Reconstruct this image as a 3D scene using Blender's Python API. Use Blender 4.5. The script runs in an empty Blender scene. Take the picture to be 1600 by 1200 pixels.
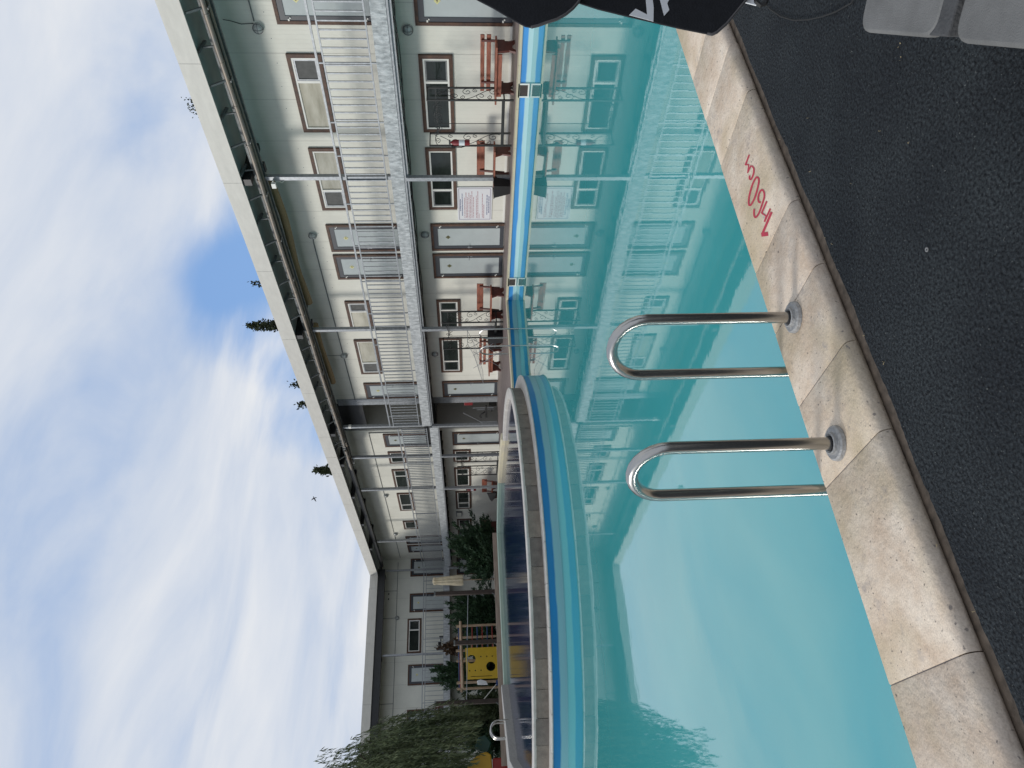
import bpy, bmesh, math, random
import numpy as np
from mathutils import Vector, Matrix
random.seed(7); rng = np.random.default_rng(7)
C = bpy.context.scene
COL = C.collection
PI = math.pi

# ------------------------------------------------------------------ camera
YAW, PITCH, ROLL, FPX, EYE = 0.58840449, -0.0634124, -0.02253214, 1116.7, 1.18
def _rot():
    cy, sy = math.cos(YAW), math.sin(YAW)
    fwd = Vector((sy*math.cos(PITCH), cy*math.cos(PITCH), math.sin(PITCH)))
    r = Vector((cy, -sy, 0)); u = r.cross(fwd)
    r2 = math.cos(ROLL)*r + math.sin(ROLL)*u
    u2 = -math.sin(ROLL)*r + math.cos(ROLL)*u
    return r2, -u2, fwd                      # right, down, forward of the upright scene
R_, D_, F_ = _rot()
cam_d = bpy.data.cameras.new('camera'); cam = bpy.data.objects.new('camera', cam_d); COL.objects.link(cam)
cam_d.sensor_width = 36; cam_d.lens = FPX/1600*36; cam_d.clip_start = 0.02; cam_d.clip_end = 2000
m = Matrix.Identity(4)                        # the phone was held sideways: the picture's up is the scene's right
for i in range(3):
    m[i][0] = D_[i]; m[i][1] = R_[i]; m[i][2] = -F_[i]
m[2][3] = EYE
cam.matrix_world = m
C.camera = cam
EYEV = Vector((0, 0, EYE))
def ray(x, y): return R_*(600-y) + D_*(x-800) + F_*FPX
def on(x, y, axis, val):                      # point of a plane seen at a place of the photograph (used to measure real positions)
    d = ray(x, y); return EYEV + d*((val-EYEV[axis])/d[axis])

# ------------------------------------------------------------------ sky, sun, exposure
SUN_TRAVEL = Vector((1, -0.75, -0.60)).normalized()
SUN_DIR = -SUN_TRAVEL
w = bpy.data.worlds.new('World'); C.world = w; w.use_nodes = True
nt = w.node_tree; N = nt.nodes; L = nt.links
bg = N['Background']; bg.inputs[1].default_value = 0.105
sky = N.new('ShaderNodeTexSky'); sky.sky_type = 'NISHITA'; sky.sun_disc = False
sky.sun_elevation = math.asin(SUN_DIR.z); sky.sun_rotation = math.atan2(SUN_DIR.x, SUN_DIR.y)
sky.air_density = 1.0; sky.dust_density = 0.6; sky.ozone_density = 1.5
tc = N.new('ShaderNodeTexCoord')
sep = N.new('ShaderNodeSeparateXYZ'); L.new(tc.outputs['Generated'], sep.inputs[0])
def wmath(op, a, b=None, c=None, clamp=False):
    n = N.new('ShaderNodeMath'); n.operation = op; n.use_clamp = clamp
    for i, v in enumerate((a, b, c)):
        if v is None: continue
        if isinstance(v, (int, float)): n.inputs[i].default_value = v
        else: L.new(v, n.inputs[i])
    return n.outputs[0]
zc = wmath('ADD', wmath('MAXIMUM', sep.outputs[2], 0.0), 0.22)
comb = N.new('ShaderNodeCombineXYZ')
L.new(wmath('DIVIDE', sep.outputs[0], zc), comb.inputs[0]); L.new(wmath('DIVIDE', sep.outputs[1], zc), comb.inputs[1])
mp = N.new('ShaderNodeMapping'); mp.inputs['Rotation'].default_value = (0, 0, 0.9); mp.inputs['Scale'].default_value = (0.55, 1.15, 1)
mp.inputs['Location'].default_value = (1.3, 4.1, 0)
L.new(comb.outputs[0], mp.inputs[0])
def wnoise(scale, detail, rough, dist):
    n = N.new('ShaderNodeTexNoise'); n.inputs['Scale'].default_value = scale; n.inputs['Detail'].default_value = detail
    n.inputs['Roughness'].default_value = rough; n.inputs['Distortion'].default_value = dist
    L.new(mp.outputs[0], n.inputs['Vector']); return n.outputs[0]
n1 = wnoise(0.8, 8, 0.48, 0.35); n2 = wnoise(2.4, 9, 0.55, 0.5)
def gap(px, py, width, depth):                # a thin place in the cloud, at a compass direction
    d = ray(px, py).normalized()
    dp = N.new('ShaderNodeVectorMath'); dp.operation = 'DOT_PRODUCT'; dp.inputs[1].default_value = d
    nm = N.new('ShaderNodeVectorMath'); nm.operation = 'NORMALIZE'; L.new(tc.outputs['Generated'], nm.inputs[0])
    L.new(nm.outputs[0], dp.inputs[0])
    mr = N.new('ShaderNodeMapRange'); mr.interpolation_type = 'SMOOTHSTEP'
    mr.inputs['From Min'].default_value = math.cos(width); mr.inputs['From Max'].default_value = 1
    mr.inputs['To Min'].default_value = 0; mr.inputs['To Max'].default_value = depth
    L.new(dp.outputs['Value'], mr.inputs['Value']); return mr.outputs[0]
g = wmath('ADD', gap(420, 480, 0.13, 0.40), gap(465, 640, 0.095, 0.32))
g = wmath('ADD', g, gap(350, 400, 0.09, 0.20)); g = wmath('ADD', g, gap(295, 130, 0.16, 0.10))
cover = wmath('SUBTRACT', wmath('ADD', wmath('MULTIPLY', n1, 1.15), wmath('MULTIPLY', n2, 0.75)), g)
mr = N.new('ShaderNodeMapRange'); mr.interpolation_type = 'SMOOTHSTEP'
mr.inputs['From Min'].default_value = 0.42; mr.inputs['From Max'].default_value = 0.93
L.new(cover, mr.inputs['Value'])
ramp = N.new('ShaderNodeValToRGB'); L.new(wmath('ADD', wmath('MULTIPLY', n2, 0.6), wmath('MULTIPLY', n1, 0.4)), ramp.inputs[0])
ramp.color_ramp.elements[0].position = 0.36; ramp.color_ramp.elements[0].color = (4.2, 5.0, 6.4, 1)
ramp.color_ramp.elements[1].position = 0.64; ramp.color_ramp.elements[1].color = (7.0, 7.15, 7.4, 1)
blue = N.new('ShaderNodeMix'); blue.data_type = 'RGBA'; blue.inputs[0].default_value = 0.75
L.new(sky.outputs[0], blue.inputs[6]); blue.inputs[7].default_value = (2.2, 3.9, 7.2, 1)
mix = N.new('ShaderNodeMix'); mix.data_type = 'RGBA'
L.new(mr.outputs[0], mix.inputs[0]); L.new(blue.outputs[2], mix.inputs[6]); L.new(ramp.outputs[0], mix.inputs[7])
L.new(mix.outputs[2], bg.inputs[0])
sun_d = bpy.data.lights.new('sun', 'SUN'); sun = bpy.data.objects.new('sun', sun_d); COL.objects.link(sun)
sun_d.energy = 1.7; sun_d.angle = math.radians(12); sun_d.color = (1, 0.965, 0.91)
sun.rotation_euler = SUN_TRAVEL.to_track_quat('-Z', 'Y').to_euler(); sun.location = (-20, 20, 30)
C.view_settings.view_transform = 'Standard'; C.view_settings.look = 'None'
C.view_settings.exposure = 0.15; C.view_settings.gamma = 1
C.render.engine = 'CYCLES'; C.cycles.max_bounces = 8; C.cycles.transparent_max_bounces = 16

# ------------------------------------------------------------------ materials
def mat(name, col, rough=0.6, metal=0.0, var=0.0, scale=6.0, bump=0.0, bscale=40.0, spec=0.5, stretch=(1, 1, 1), col2=None, detail=6):
    M = bpy.data.materials.new(name); M.use_nodes = True
    t = M.node_tree; b = t.nodes['Principled BSDF']
    b.inputs['Roughness'].default_value = rough; b.inputs['Metallic'].default_value = metal
    b.inputs['Specular IOR Level'].default_value = spec
    b.inputs['Base Color'].default_value = (*col, 1)
    g = t.nodes.new('ShaderNodeNewGeometry'); mpn = t.nodes.new('ShaderNodeMapping'); mpn.inputs['Scale'].default_value = stretch
    t.links.new(g.outputs['Position'], mpn.inputs[0])
    if var or col2:
        n = t.nodes.new('ShaderNodeTexNoise'); n.inputs['Scale'].default_value = scale; n.inputs['Detail'].default_value = detail; n.inputs['Roughness'].default_value = 0.65
        t.links.new(mpn.outputs[0], n.inputs['Vector'])
        r = t.nodes.new('ShaderNodeValToRGB'); r.color_ramp.elements[0].position = 0.32; r.color_ramp.elements[1].position = 0.68
        c2 = col2 or tuple(min(1, c*(1+var)) for c in col); c1 = col if col2 else tuple(c*(1-var) for c in col)
        r.color_ramp.elements[0].color = (*c1, 1); r.color_ramp.elements[1].color = (*c2, 1)
        t.links.new(n.outputs[0], r.inputs[0]); t.links.new(r.outputs[0], b.inputs['Base Color'])
    if bump:
        n = t.nodes.new('ShaderNodeTexNoise'); n.inputs['Scale'].default_value = bscale; n.inputs['Detail'].default_value = 5
        t.links.new(mpn.outputs[0], n.inputs['Vector'])
        bn = t.nodes.new('ShaderNodeBump'); bn.inputs['Strength'].default_value = bump; bn.inputs['Distance'].default_value = 0.02
        t.links.new(n.outputs[0], bn.inputs['Height']); t.links.new(bn.outputs[0], b.inputs['Normal'])
    return M
def tnode(M, kind, **kw):
    n = M.node_tree.nodes.new(kind)
    for k, v in kw.items(): setattr(n, k, v)
    return n
def mth(M, op, a, b=None, clamp=False):
    n = tnode(M, 'ShaderNodeMath', operation=op, use_clamp=clamp)
    for i, v in enumerate((a, b)):
        if v is None: continue
        if isinstance(v, (int, float)): n.inputs[i].default_value = v
        else: M.node_tree.links.new(v, n.inputs[i])
    return n.outputs[0]
def axis_of(M, ax):
    t = M.node_tree; g = tnode(M, 'ShaderNodeNewGeometry'); s = tnode(M, 'ShaderNodeSeparateXYZ')
    t.links.new(g.outputs['Position'], s.inputs[0]); return s.outputs[ax]
def siding(name, col, ax):                    # sandwich panel: fine ribs and panel joints every 1.16 m
    M = mat(name, col, 0.5, var=0.06, scale=1.3, spec=0.4)
    t = M.node_tree; b = t.nodes['Principled BSDF']; a = axis_of(M, ax)
    fr = mth(M, 'FRACT', mth(M, 'MULTIPLY', a, 1/1.16)); j = mth(M, 'LESS_THAN', fr, 0.008)
    rb = mth(M, 'SINE', mth(M, 'MULTIPLY', a, 2*PI/0.105)); rb = mth(M, 'MAXIMUM', rb, 0.75)
    old = b.inputs['Base Color'].links[0].from_socket
    mx = tnode(M, 'ShaderNodeMix', data_type='RGBA'); t.links.new(mth(M, 'MULTIPLY', j, 0.55), mx.inputs[0]); t.links.new(old, mx.inputs[6]); mx.inputs[7].default_value = (col[0]*.4, col[1]*.4, col[2]*.4, 1)
    rl = mth(M, 'MULTIPLY', mth(M, 'SUBTRACT', rb, 0.75), 0.42)
    mx2 = tnode(M, 'ShaderNodeMix', data_type='RGBA'); t.links.new(rl, mx2.inputs[0]); t.links.new(mx.outputs[2], mx2.inputs[6]); mx2.inputs[7].default_value = (col[0]*.72, col[1]*.72, col[2]*.72, 1)
    t.links.new(mx2.outputs[2], b.inputs['Base Color'])
    bn = tnode(M, 'ShaderNodeBump'); bn.inputs['Strength'].default_value = 0.6; bn.inputs['Distance'].default_value = 0.008; bn.invert = True
    t.links.new(mth(M, 'ADD', rb, mth(M, 'MULTIPLY', j, 2)), bn.inputs['Height']); t.links.new(bn.outputs[0], b.inputs['Normal'])
    return M
SID_Y = siding('cream_siding', (0.74, 0.725, 0.635), 1)
SID_D = siding('shaded_grey_siding', (0.30, 0.30, 0.28), 0)  # grey siding, darkened to carry the deep shade of the passage
SID_X = siding('cream_siding_end', (0.68, 0.68, 0.60), 0)
BROWN = mat('brown_stained_wood', (0.075, 0.031, 0.015), 0.55, var=0.5, scale=7, stretch=(1, 1, 1), bump=0.3)
GRAPH = mat('graphite_aluminium', (0.035, 0.04, 0.05), 0.4, spec=0.6)
FROST = mat('frosted_door_glass', (0.46, 0.50, 0.49), 0.22, var=0.08, scale=1.2, spec=0.6)
WHITEP = mat('white_plastic_frame', (0.78, 0.77, 0.71), 0.35, var=0.05, scale=4)
DGLASS = mat('dark_window_glass', (0.020, 0.026, 0.023), 0.04, spec=0.4, var=0.35, scale=1.7, stretch=(1, 1, 3))
UGLASS = mat('sky_tinted_curtain_glass', (0.34, 0.31, 0.22), 0.05, spec=1.0, col2=(0.62, 0.58, 0.46), scale=0.9, stretch=(1, 1, 5), metal=0.25)  # beige tones hold the curtains plus a painted bright sky reflection
NET = mat('insect_screen', (0.10, 0.10, 0.095), 0.7, var=0.2, scale=9)
GALV = mat('galvanised_steel', (0.30, 0.315, 0.33), 0.42, metal=0.5, var=0.22, scale=14)
DSTEEL = mat('dull_grey_steel', (0.17, 0.18, 0.18), 0.5, metal=0.3, var=0.3, scale=6)
EDGE = mat('rough_grey_edge_strip', (0.22, 0.235, 0.24), 0.55, col2=(0.56, 0.58, 0.58), scale=7, stretch=(1, 2.0, .8), bump=1.0, bscale=7, metal=0.15)
EDGEX = mat('rough_grey_edge_strip_end', (0.22, 0.235, 0.24), 0.6, col2=(0.54, 0.56, 0.57), scale=6, stretch=(2.6, 1, .5), bump=0.6, bscale=9, metal=0.15)
SOFFIT = mat('dark_green_grey_soffit', (0.26, 0.29, 0.275), 0.55, var=0.15, scale=2)
BLACKST = mat('black_painted_steel', (0.012, 0.013, 0.014), 0.45, var=0.3)
FASCIA = mat('cream_metal_fascia', (0.56, 0.54, 0.485), 0.45, var=0.07, scale=2.5, stretch=(1, 1, 3), spec=0.4)
PIPE = mat('weathered_pipe', (0.17, 0.17, 0.165), 0.5, metal=0.25, col2=(0.30, 0.24, 0.18), scale=2.2, stretch=(4, 1.3, 4))
TAN = mat('tan_reed_roll', (0.33, 0.23, 0.12), 0.85, var=0.25, scale=8, stretch=(6, 1, 6), bump=0.4)
IRON = mat('black_wrought_iron', (0.012, 0.014, 0.014), 0.45, var=0.2, spec=0.5)
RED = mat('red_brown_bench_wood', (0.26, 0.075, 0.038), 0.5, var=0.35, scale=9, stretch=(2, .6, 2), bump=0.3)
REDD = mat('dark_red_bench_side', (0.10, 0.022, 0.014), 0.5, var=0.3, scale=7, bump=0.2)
STEEL = mat('polished_stainless', (0.42, 0.41, 0.39), 0.25, metal=1.0, var=0.06, scale=10)
FLANGE = mat('dull_cast_flange', (0.33, 0.33, 0.325), 0.55, metal=0.35, var=0.25, scale=60, bump=0.3, bscale=120)
RUBR = mat('grey_concrete_strip', (0.15, 0.115, 0.085), 0.85, var=0.45, scale=25, bump=0.12)
BLACKF = mat('black_parasol_fabric', (0.012, 0.013, 0.016), 0.75, var=0.25, scale=30, bump=0.2, bscale=220, spec=0.3)
HEM = mat('grey_hem_piping', (0.09, 0.085, 0.085), 0.7)
WHITE = mat('white_print', (0.72, 0.73, 0.74), 0.6)
PAD = mat('grey_lounger_fabric', (0.17, 0.17, 0.165), 0.9, var=0.22, scale=7, bump=0.3, bscale=330, spec=0.2)
PADD = mat('dark_grey_pad_shade', (0.065, 0.066, 0.068), 0.85, var=0.2, scale=20, bump=0.3, bscale=160)  # pad grey taken darker, for the shading painted at its end
TIMBER = mat('pale_brown_timber', (0.32, 0.25, 0.20), 0.75, var=0.25, scale=4, stretch=(.4, 3, 3), bump=0.2)
DTIMB = mat('dark_brown_post', (0.045, 0.03, 0.024), 0.65, var=0.3, scale=6)
PINE = mat('pale_pine_log', (0.36, 0.26, 0.17), 0.6, var=0.2, scale=6)
YELLOW = mat('yellow_panel', (0.62, 0.40, 0.02), 0.45, var=0.06, scale=3)
PLY = mat('yellow_plastic', (0.60, 0.34, 0.02), 0.4)
PLG = mat('green_plastic', (0.008, 0.06, 0.04), 0.4)
PLR = mat('red_plastic', (0.30, 0.02, 0.012), 0.4)
PLB = mat('blue_painted_rung', (0.02, 0.05, 0.18), 0.4)
CREAMF = mat('cream_canvas', (0.62, 0.54, 0.38), 0.85, var=0.15, scale=7, bump=0.3, bscale=12)
SIGNW = mat('white_sign_panel', (0.74, 0.74, 0.75), 0.4)
SIGNB = mat('sign_blue_text', (0.05, 0.07, 0.22), 0.6)
SIGNR = mat('sign_red_text', (0.40, 0.10, 0.12), 0.6)
SIGNF = mat('sign_grey_border', (0.36, 0.33, 0.38), 0.5)
PLATE = mat('yellow_number_plate', (0.66, 0.62, 0.28), 0.4)
PLATED = mat('olive_number_plate', (0.13, 0.13, 0.05), 0.4)
REDP = mat('red_depth_paint', (0.47, 0.03, 0.06), 0.6, var=0.15, scale=40)
LAMPG = mat('ribbed_lamp_glass', (0.48, 0.50, 0.48), 0.25, var=0.2, scale=25, spec=0.7)
EXTR = mat('red_cylinder_paint', (0.20, 0.012, 0.016), 0.4)
CABLE = mat('black_cable', (0.015, 0.015, 0.015), 0.6)
LEAFB = mat('straw_litter', (0.45, 0.36, 0.2), 0.8)
POTM = mat('black_plastic_pot', (0.008, 0.008, 0.009), 0.6)
TWIG = mat('bark', (0.07, 0.05, 0.035), 0.9, var=0.3, scale=12, bump=0.5)
GROUT = mat('grey_grout', (0.17, 0.15, 0.14), 0.9, var=0.3, scale=30)
TERR = mat('brown_terrace_tile', (0.20, 0.155, 0.14), 0.6, var=0.25, scale=3, stretch=(1, 1, 1), bump=0.15)
LAWN = mat('soil_and_grass', (0.05, 0.06, 0.03), 0.9, var=0.4, scale=3, bump=0.4)
EARTH = mat('bare_earth', (0.12, 0.10, 0.08), 0.9, var=0.3, scale=0.6)
RIMST = mat('pale_grey_rim_stone', (0.44, 0.41, 0.37), 0.7, col2=(0.60, 0.57, 0.52), scale=5, bump=0.25)
GREYWOOD = mat('weathered_grey_board', (0.30, 0.29, 0.27), 0.8, col2=(0.45, 0.44, 0.41), scale=9, stretch=(.6, 3, 3), bump=0.4)
CREAMST = mat('cream_rim_stone', (0.50, 0.45, 0.35), 0.7, col2=(0.62, 0.55, 0.36), scale=3, stretch=(5, 1, 5), bump=0.2)
MINT = mat('mint_rim_liner', (0.28, 0.40, 0.32), 0.5, col2=(0.42, 0.50, 0.40), scale=2.5, stretch=(1, 1, 12))

# travertine coping
TRAV = mat('travertine', (0.57, 0.455, 0.345), 0.62, col2=(0.76, 0.68, 0.575), scale=7, bump=0.35, bscale=45, spec=0.3)
t = TRAV.node_tree; b = t.nodes['Principled BSDF']
base = b.inputs['Base Color'].links[0].from_socket
gi = tnode(TRAV, 'ShaderNodeNewGeometry')
ri = tnode(TRAV, 'ShaderNodeValToRGB'); ri.color_ramp.elements[0].color = (0.92, 0.885, 0.86, 1); ri.color_ramp.elements[1].color = (1.08, 1.04, 0.98, 1)
t.links.new(gi.outputs['Random Per Island'], ri.inputs[0])
mx = tnode(TRAV, 'ShaderNodeMix', data_type='RGBA', blend_type='MULTIPLY'); mx.inputs[0].default_value = 0.8
t.links.new(base, mx.inputs[6]); t.links.new(ri.outputs[0], mx.inputs[7])
n = tnode(TRAV, 'ShaderNodeTexNoise'); n.inputs['Scale'].default_value = 2.6; n.inputs['Detail'].default_value = 3; t.links.new(gi.outputs['Position'], n.inputs['Vector'])
oc = tnode(TRAV, 'ShaderNodeMapRange'); oc.inputs['From Min'].default_value = 0.48; oc.inputs['From Max'].default_value = 0.68; oc.inputs['To Max'].default_value = 0.9; t.links.new(n.outputs[0], oc.inputs[0])
mx2 = tnode(TRAV, 'ShaderNodeMix', data_type='RGBA'); t.links.new(oc.outputs[0], mx2.inputs[0]); t.links.new(mx.outputs[2], mx2.inputs[6]); mx2.inputs[7].default_value = (0.47, 0.385, 0.255, 1)
vo = tnode(TRAV, 'ShaderNodeTexNoise'); vo.inputs['Scale'].default_value = 75; vo.inputs['Detail'].default_value = 4; vo.inputs['Roughness'].default_value = 0.4; t.links.new(gi.outputs['Position'], vo.inputs['Vector'])
pm = tnode(TRAV, 'ShaderNodeMapRange'); pm.inputs['From Min'].default_value = 0.28; pm.inputs['From Max'].default_value = 0.335; pm.inputs['To Min'].default_value = 0.85; pm.inputs['To Max'].default_value = 0; t.links.new(vo.outputs[0], pm.inputs[0])
mx3 = tnode(TRAV, 'ShaderNodeMix', data_type='RGBA'); t.links.new(pm.outputs[0], mx3.inputs[0]); t.links.new(mx2.outputs[2], mx3.inputs[6]); mx3.inputs[7].default_value = (0.10, 0.085, 0.075, 1)
gr = tnode(TRAV, 'ShaderNodeTexNoise'); gr.inputs['Scale'].default_value = 210; gr.inputs['Detail'].default_value = 2; t.links.new(gi.outputs['Position'], gr.inputs['Vector'])
gm = tnode(TRAV, 'ShaderNodeMapRange'); gm.inputs['From Min'].default_value = 0.25; gm.inputs['From Max'].default_value = 0.75; gm.inputs['To Min'].default_value = 0.80; gm.inputs['To Max'].default_value = 1.16; t.links.new(gr.outputs[0], gm.inputs[0])
mx4 = tnode(TRAV, 'ShaderNodeMix', data_type='RGBA', blend_type='MULTIPLY'); mx4.inputs[0].default_value = 1; t.links.new(mx3.outputs[2], mx4.inputs[6]); t.links.new(gm.outputs[0], mx4.inputs[7])
gs = tnode(TRAV, 'ShaderNodeTexNoise'); gs.inputs['Scale'].default_value = 9; gs.inputs['Detail'].default_value = 6; gs.inputs['Roughness'].default_value = 0.7; t.links.new(gi.outputs['Position'], gs.inputs['Vector'])
gsm = tnode(TRAV, 'ShaderNodeMapRange'); gsm.inputs['From Min'].default_value = 0.58; gsm.inputs['From Max'].default_value = 0.70; gsm.inputs['To Max'].default_value = 0.62; t.links.new(gs.outputs[0], gsm.inputs[0])
mx5 = tnode(TRAV, 'ShaderNodeMix', data_type='RGBA'); t.links.new(gsm.outputs[0], mx5.inputs[0]); t.links.new(mx4.outputs[2], mx5.inputs[6]); mx5.inputs[7].default_value = (0.30, 0.27, 0.26, 1)
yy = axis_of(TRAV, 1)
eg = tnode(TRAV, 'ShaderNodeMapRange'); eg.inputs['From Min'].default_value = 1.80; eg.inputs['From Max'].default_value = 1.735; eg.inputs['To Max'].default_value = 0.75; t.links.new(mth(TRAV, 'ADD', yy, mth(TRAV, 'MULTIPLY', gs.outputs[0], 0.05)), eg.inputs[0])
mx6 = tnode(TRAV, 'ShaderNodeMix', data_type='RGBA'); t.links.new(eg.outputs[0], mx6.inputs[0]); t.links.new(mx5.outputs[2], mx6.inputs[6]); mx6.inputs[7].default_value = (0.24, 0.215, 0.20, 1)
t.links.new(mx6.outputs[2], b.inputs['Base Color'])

# rough grey stone facing of the paddling pool
STONE = mat('rough_grey_facing', (0.155, 0.138, 0.118), 0.85, col2=(0.25, 0.225, 0.19), scale=7, bump=0.5, bscale=60)
t = STONE.node_tree; b = t.nodes['Principled BSDF']; gi = tnode(STONE, 'ShaderNodeNewGeometry')
base = b.inputs['Base Color'].links[0].from_socket
ri = tnode(STONE, 'ShaderNodeValToRGB'); ri.color_ramp.elements[0].color = (0.72, 0.72, 0.74, 1); ri.color_ramp.elements[1].color = (1.05, 1.02, 0.98, 1); t.links.new(gi.outputs['Random Per Island'], ri.inputs[0])
mx = tnode(STONE, 'ShaderNodeMix', data_type='RGBA', blend_type='MULTIPLY'); mx.inputs[0].default_value = 1; t.links.new(base, mx.inputs[6]); t.links.new(ri.outputs[0], mx.inputs[7])
t.links.new(mx.outputs[2], b.inputs['Base Color'])

# pool liner: printed blue band above a pale band
def liner(name, blue, pale, cut):
    M = mat(name, blue, 0.35, spec=0.5); t = M.node_tree; b = t.nodes['Principled BSDF']
    z = axis_of(M, 2); g = tnode(M, 'ShaderNodeNewGeometry')
    n = tnode(M, 'ShaderNodeTexNoise'); n.inputs['Scale'].default_value = 1.4; n.inputs['Detail'].default_value = 3; t.links.new(g.outputs['Position'], n.inputs['Vector'])
    zz = mth(M, 'ADD', z, mth(M, 'MULTIPLY', mth(M, 'SUBTRACT', n.outputs[0], 0.5), 0.05))
    f = tnode(M, 'ShaderNodeMapRange'); f.inputs['From Min'].default_value = cut-0.012; f.inputs['From Max'].default_value = cut+0.012; t.links.new(zz, f.inputs[0])
    n2 = tnode(M, 'ShaderNodeTexNoise'); n2.inputs['Scale'].default_value = 1.0; t.links.new(g.outputs['Position'], n2.inputs['Vector'])
    sh = tnode(M, 'ShaderNodeMix', data_type='RGBA'); t.links.new(n2.outputs[0], sh.inputs[0]); sh.inputs[6].default_value = (*[c*.75 for c in blue], 1); sh.inputs[7].default_value = (*[min(1, c*1.3) for c in blue], 1)
    m2 = tnode(M, 'ShaderNodeMix', data_type='RGBA'); t.links.new(f.outputs[0], m2.inputs[0]); m2.inputs[6].default_value = (*pale, 1); t.links.new(sh.outputs[2], m2.inputs[7])
    t.links.new(m2.outputs[2], b.inputs['Base Color']); return M
LINER = liner('blue_banded_liner', (0.003, 0.18, 0.41), (0.22, 0.46, 0.50), -0.145)
LINERW = liner('blue_banded_liner_side', (0.05, 0.27, 0.62), (0.45, 0.66, 0.68), -0.165)

# water
def water(name, col, rough, bump, bscale, stretch=(1, 1, 1), ior=1.33):
    M = mat(name, col, rough, bump=bump, bscale=bscale, stretch=stretch, var=0.06, scale=0.25)
    M.node_tree.nodes['Principled BSDF'].inputs['IOR'].default_value = ior
    for n in M.node_tree.nodes:
        if n.type == 'BUMP': n.inputs['Distance'].default_value = 0.01
    return M
WATER = water('turquoise_pool_water', (0.06, 0.37, 0.38), 0.022, 0.06, 2.6, ior=2.2)
PADW = water('deep_blue_paddling_water', (0.007, 0.018, 0.065), 0.06, 0.12, 3.0, (1, 3, 1), ior=1.30)

# carpet
CARP = mat('dark_rubber_turf', (0.0015, 0.0025, 0.0045), 0.85, col2=(0.034, 0.042, 0.050), scale=115, bump=1.0, bscale=105, spec=0.25, detail=2)
for n_ in CARP.node_tree.nodes:
    if n_.type == 'BUMP': n_.inputs['Distance'].default_value = 0.012
t = CARP.node_tree; b = t.nodes['Principled BSDF']; base = b.inputs['Base Color'].links[0].from_socket
gi = tnode(CARP, 'ShaderNodeNewGeometry'); n = tnode(CARP, 'ShaderNodeTexNoise'); n.inputs['Scale'].default_value = 170; n.inputs['Detail'].default_value = 1; t.links.new(gi.outputs['Position'], n.inputs['Vector'])
f = tnode(CARP, 'ShaderNodeMapRange'); f.inputs['From Min'].default_value = 0.735; f.inputs['From Max'].default_value = 0.80; t.links.new(n.outputs[0], f.inputs[0])
n3 = tnode(CARP, 'ShaderNodeTexNoise'); n3.inputs['Scale'].default_value = 3; n3.inputs['Detail'].default_value = 4; t.links.new(gi.outputs['Position'], n3.inputs['Vector'])
mxa = tnode(CARP, 'ShaderNodeMix', data_type='RGBA', blend_type='MULTIPLY'); mxa.inputs[0].default_value = 0.8
rr = tnode(CARP, 'ShaderNodeValToRGB'); rr.color_ramp.elements[0].position = 0.35; rr.color_ramp.elements[0].color = (0.7, 0.7, 0.7, 1); rr.color_ramp.elements[1].position = 0.7; rr.color_ramp.elements[1].color = (1.5, 1.45, 1.3, 1); t.links.new(n3.outputs[0], rr.inputs[0])
t.links.new(base, mxa.inputs[6]); t.links.new(rr.outputs[0], mxa.inputs[7])
mx = tnode(CARP, 'ShaderNodeMix', data_type='RGBA'); t.links.new(f.outputs[0], mx.inputs[0]); t.links.new(mxa.outputs[2], mx.inputs[6]); mx.inputs[7].default_value = (0.16, 0.17, 0.16, 1)
t.links.new(mx.outputs[2], b.inputs['Base Color'])

def leafmat(name, dark, light, scale=0.9):
    M = mat(name, dark, 0.6, col2=light, scale=scale, spec=0.3, detail=3)
    t = M.node_tree; b = t.nodes['Principled BSDF']; base = b.inputs['Base Color'].links[0].from_socket
    g = tnode(M, 'ShaderNodeNewGeometry'); r = tnode(M, 'ShaderNodeValToRGB'); r.color_ramp.elements[0].color = (0.55, 0.6, 0.55, 1); r.color_ramp.elements[1].color = (1.5, 1.4, 1.25, 1)
    t.links.new(g.outputs['Random Per Island'], r.inputs[0])
    mx = tnode(M, 'ShaderNodeMix', data_type='RGBA', blend_type='MULTIPLY'); mx.inputs[0].default_value = 1; t.links.new(base, mx.inputs[6]); t.links.new(r.outputs[0], mx.inputs[7]); t.links.new(mx.outputs[2], b.inputs['Base Color'])
    return M
WILLOW = leafmat('willow_leaves', (0.045, 0.068, 0.028), (0.14, 0.17, 0.09), 0.9)
JUNI = leafmat('juniper_needles', (0.018, 0.045, 0.022), (0.045, 0.09, 0.045), 1.6)
PALEJ = leafmat('pale_juniper_needles', (0.04, 0.06, 0.03), (0.09, 0.11, 0.055), 1.6)
DRY = leafmat('dry_brown_needles', (0.06, 0.035, 0.022), (0.11, 0.07, 0.045), 2)
POPL = leafmat('poplar_leaves', (0.02, 0.03, 0.014), (0.05, 0.065, 0.03), 0.8)

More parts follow.
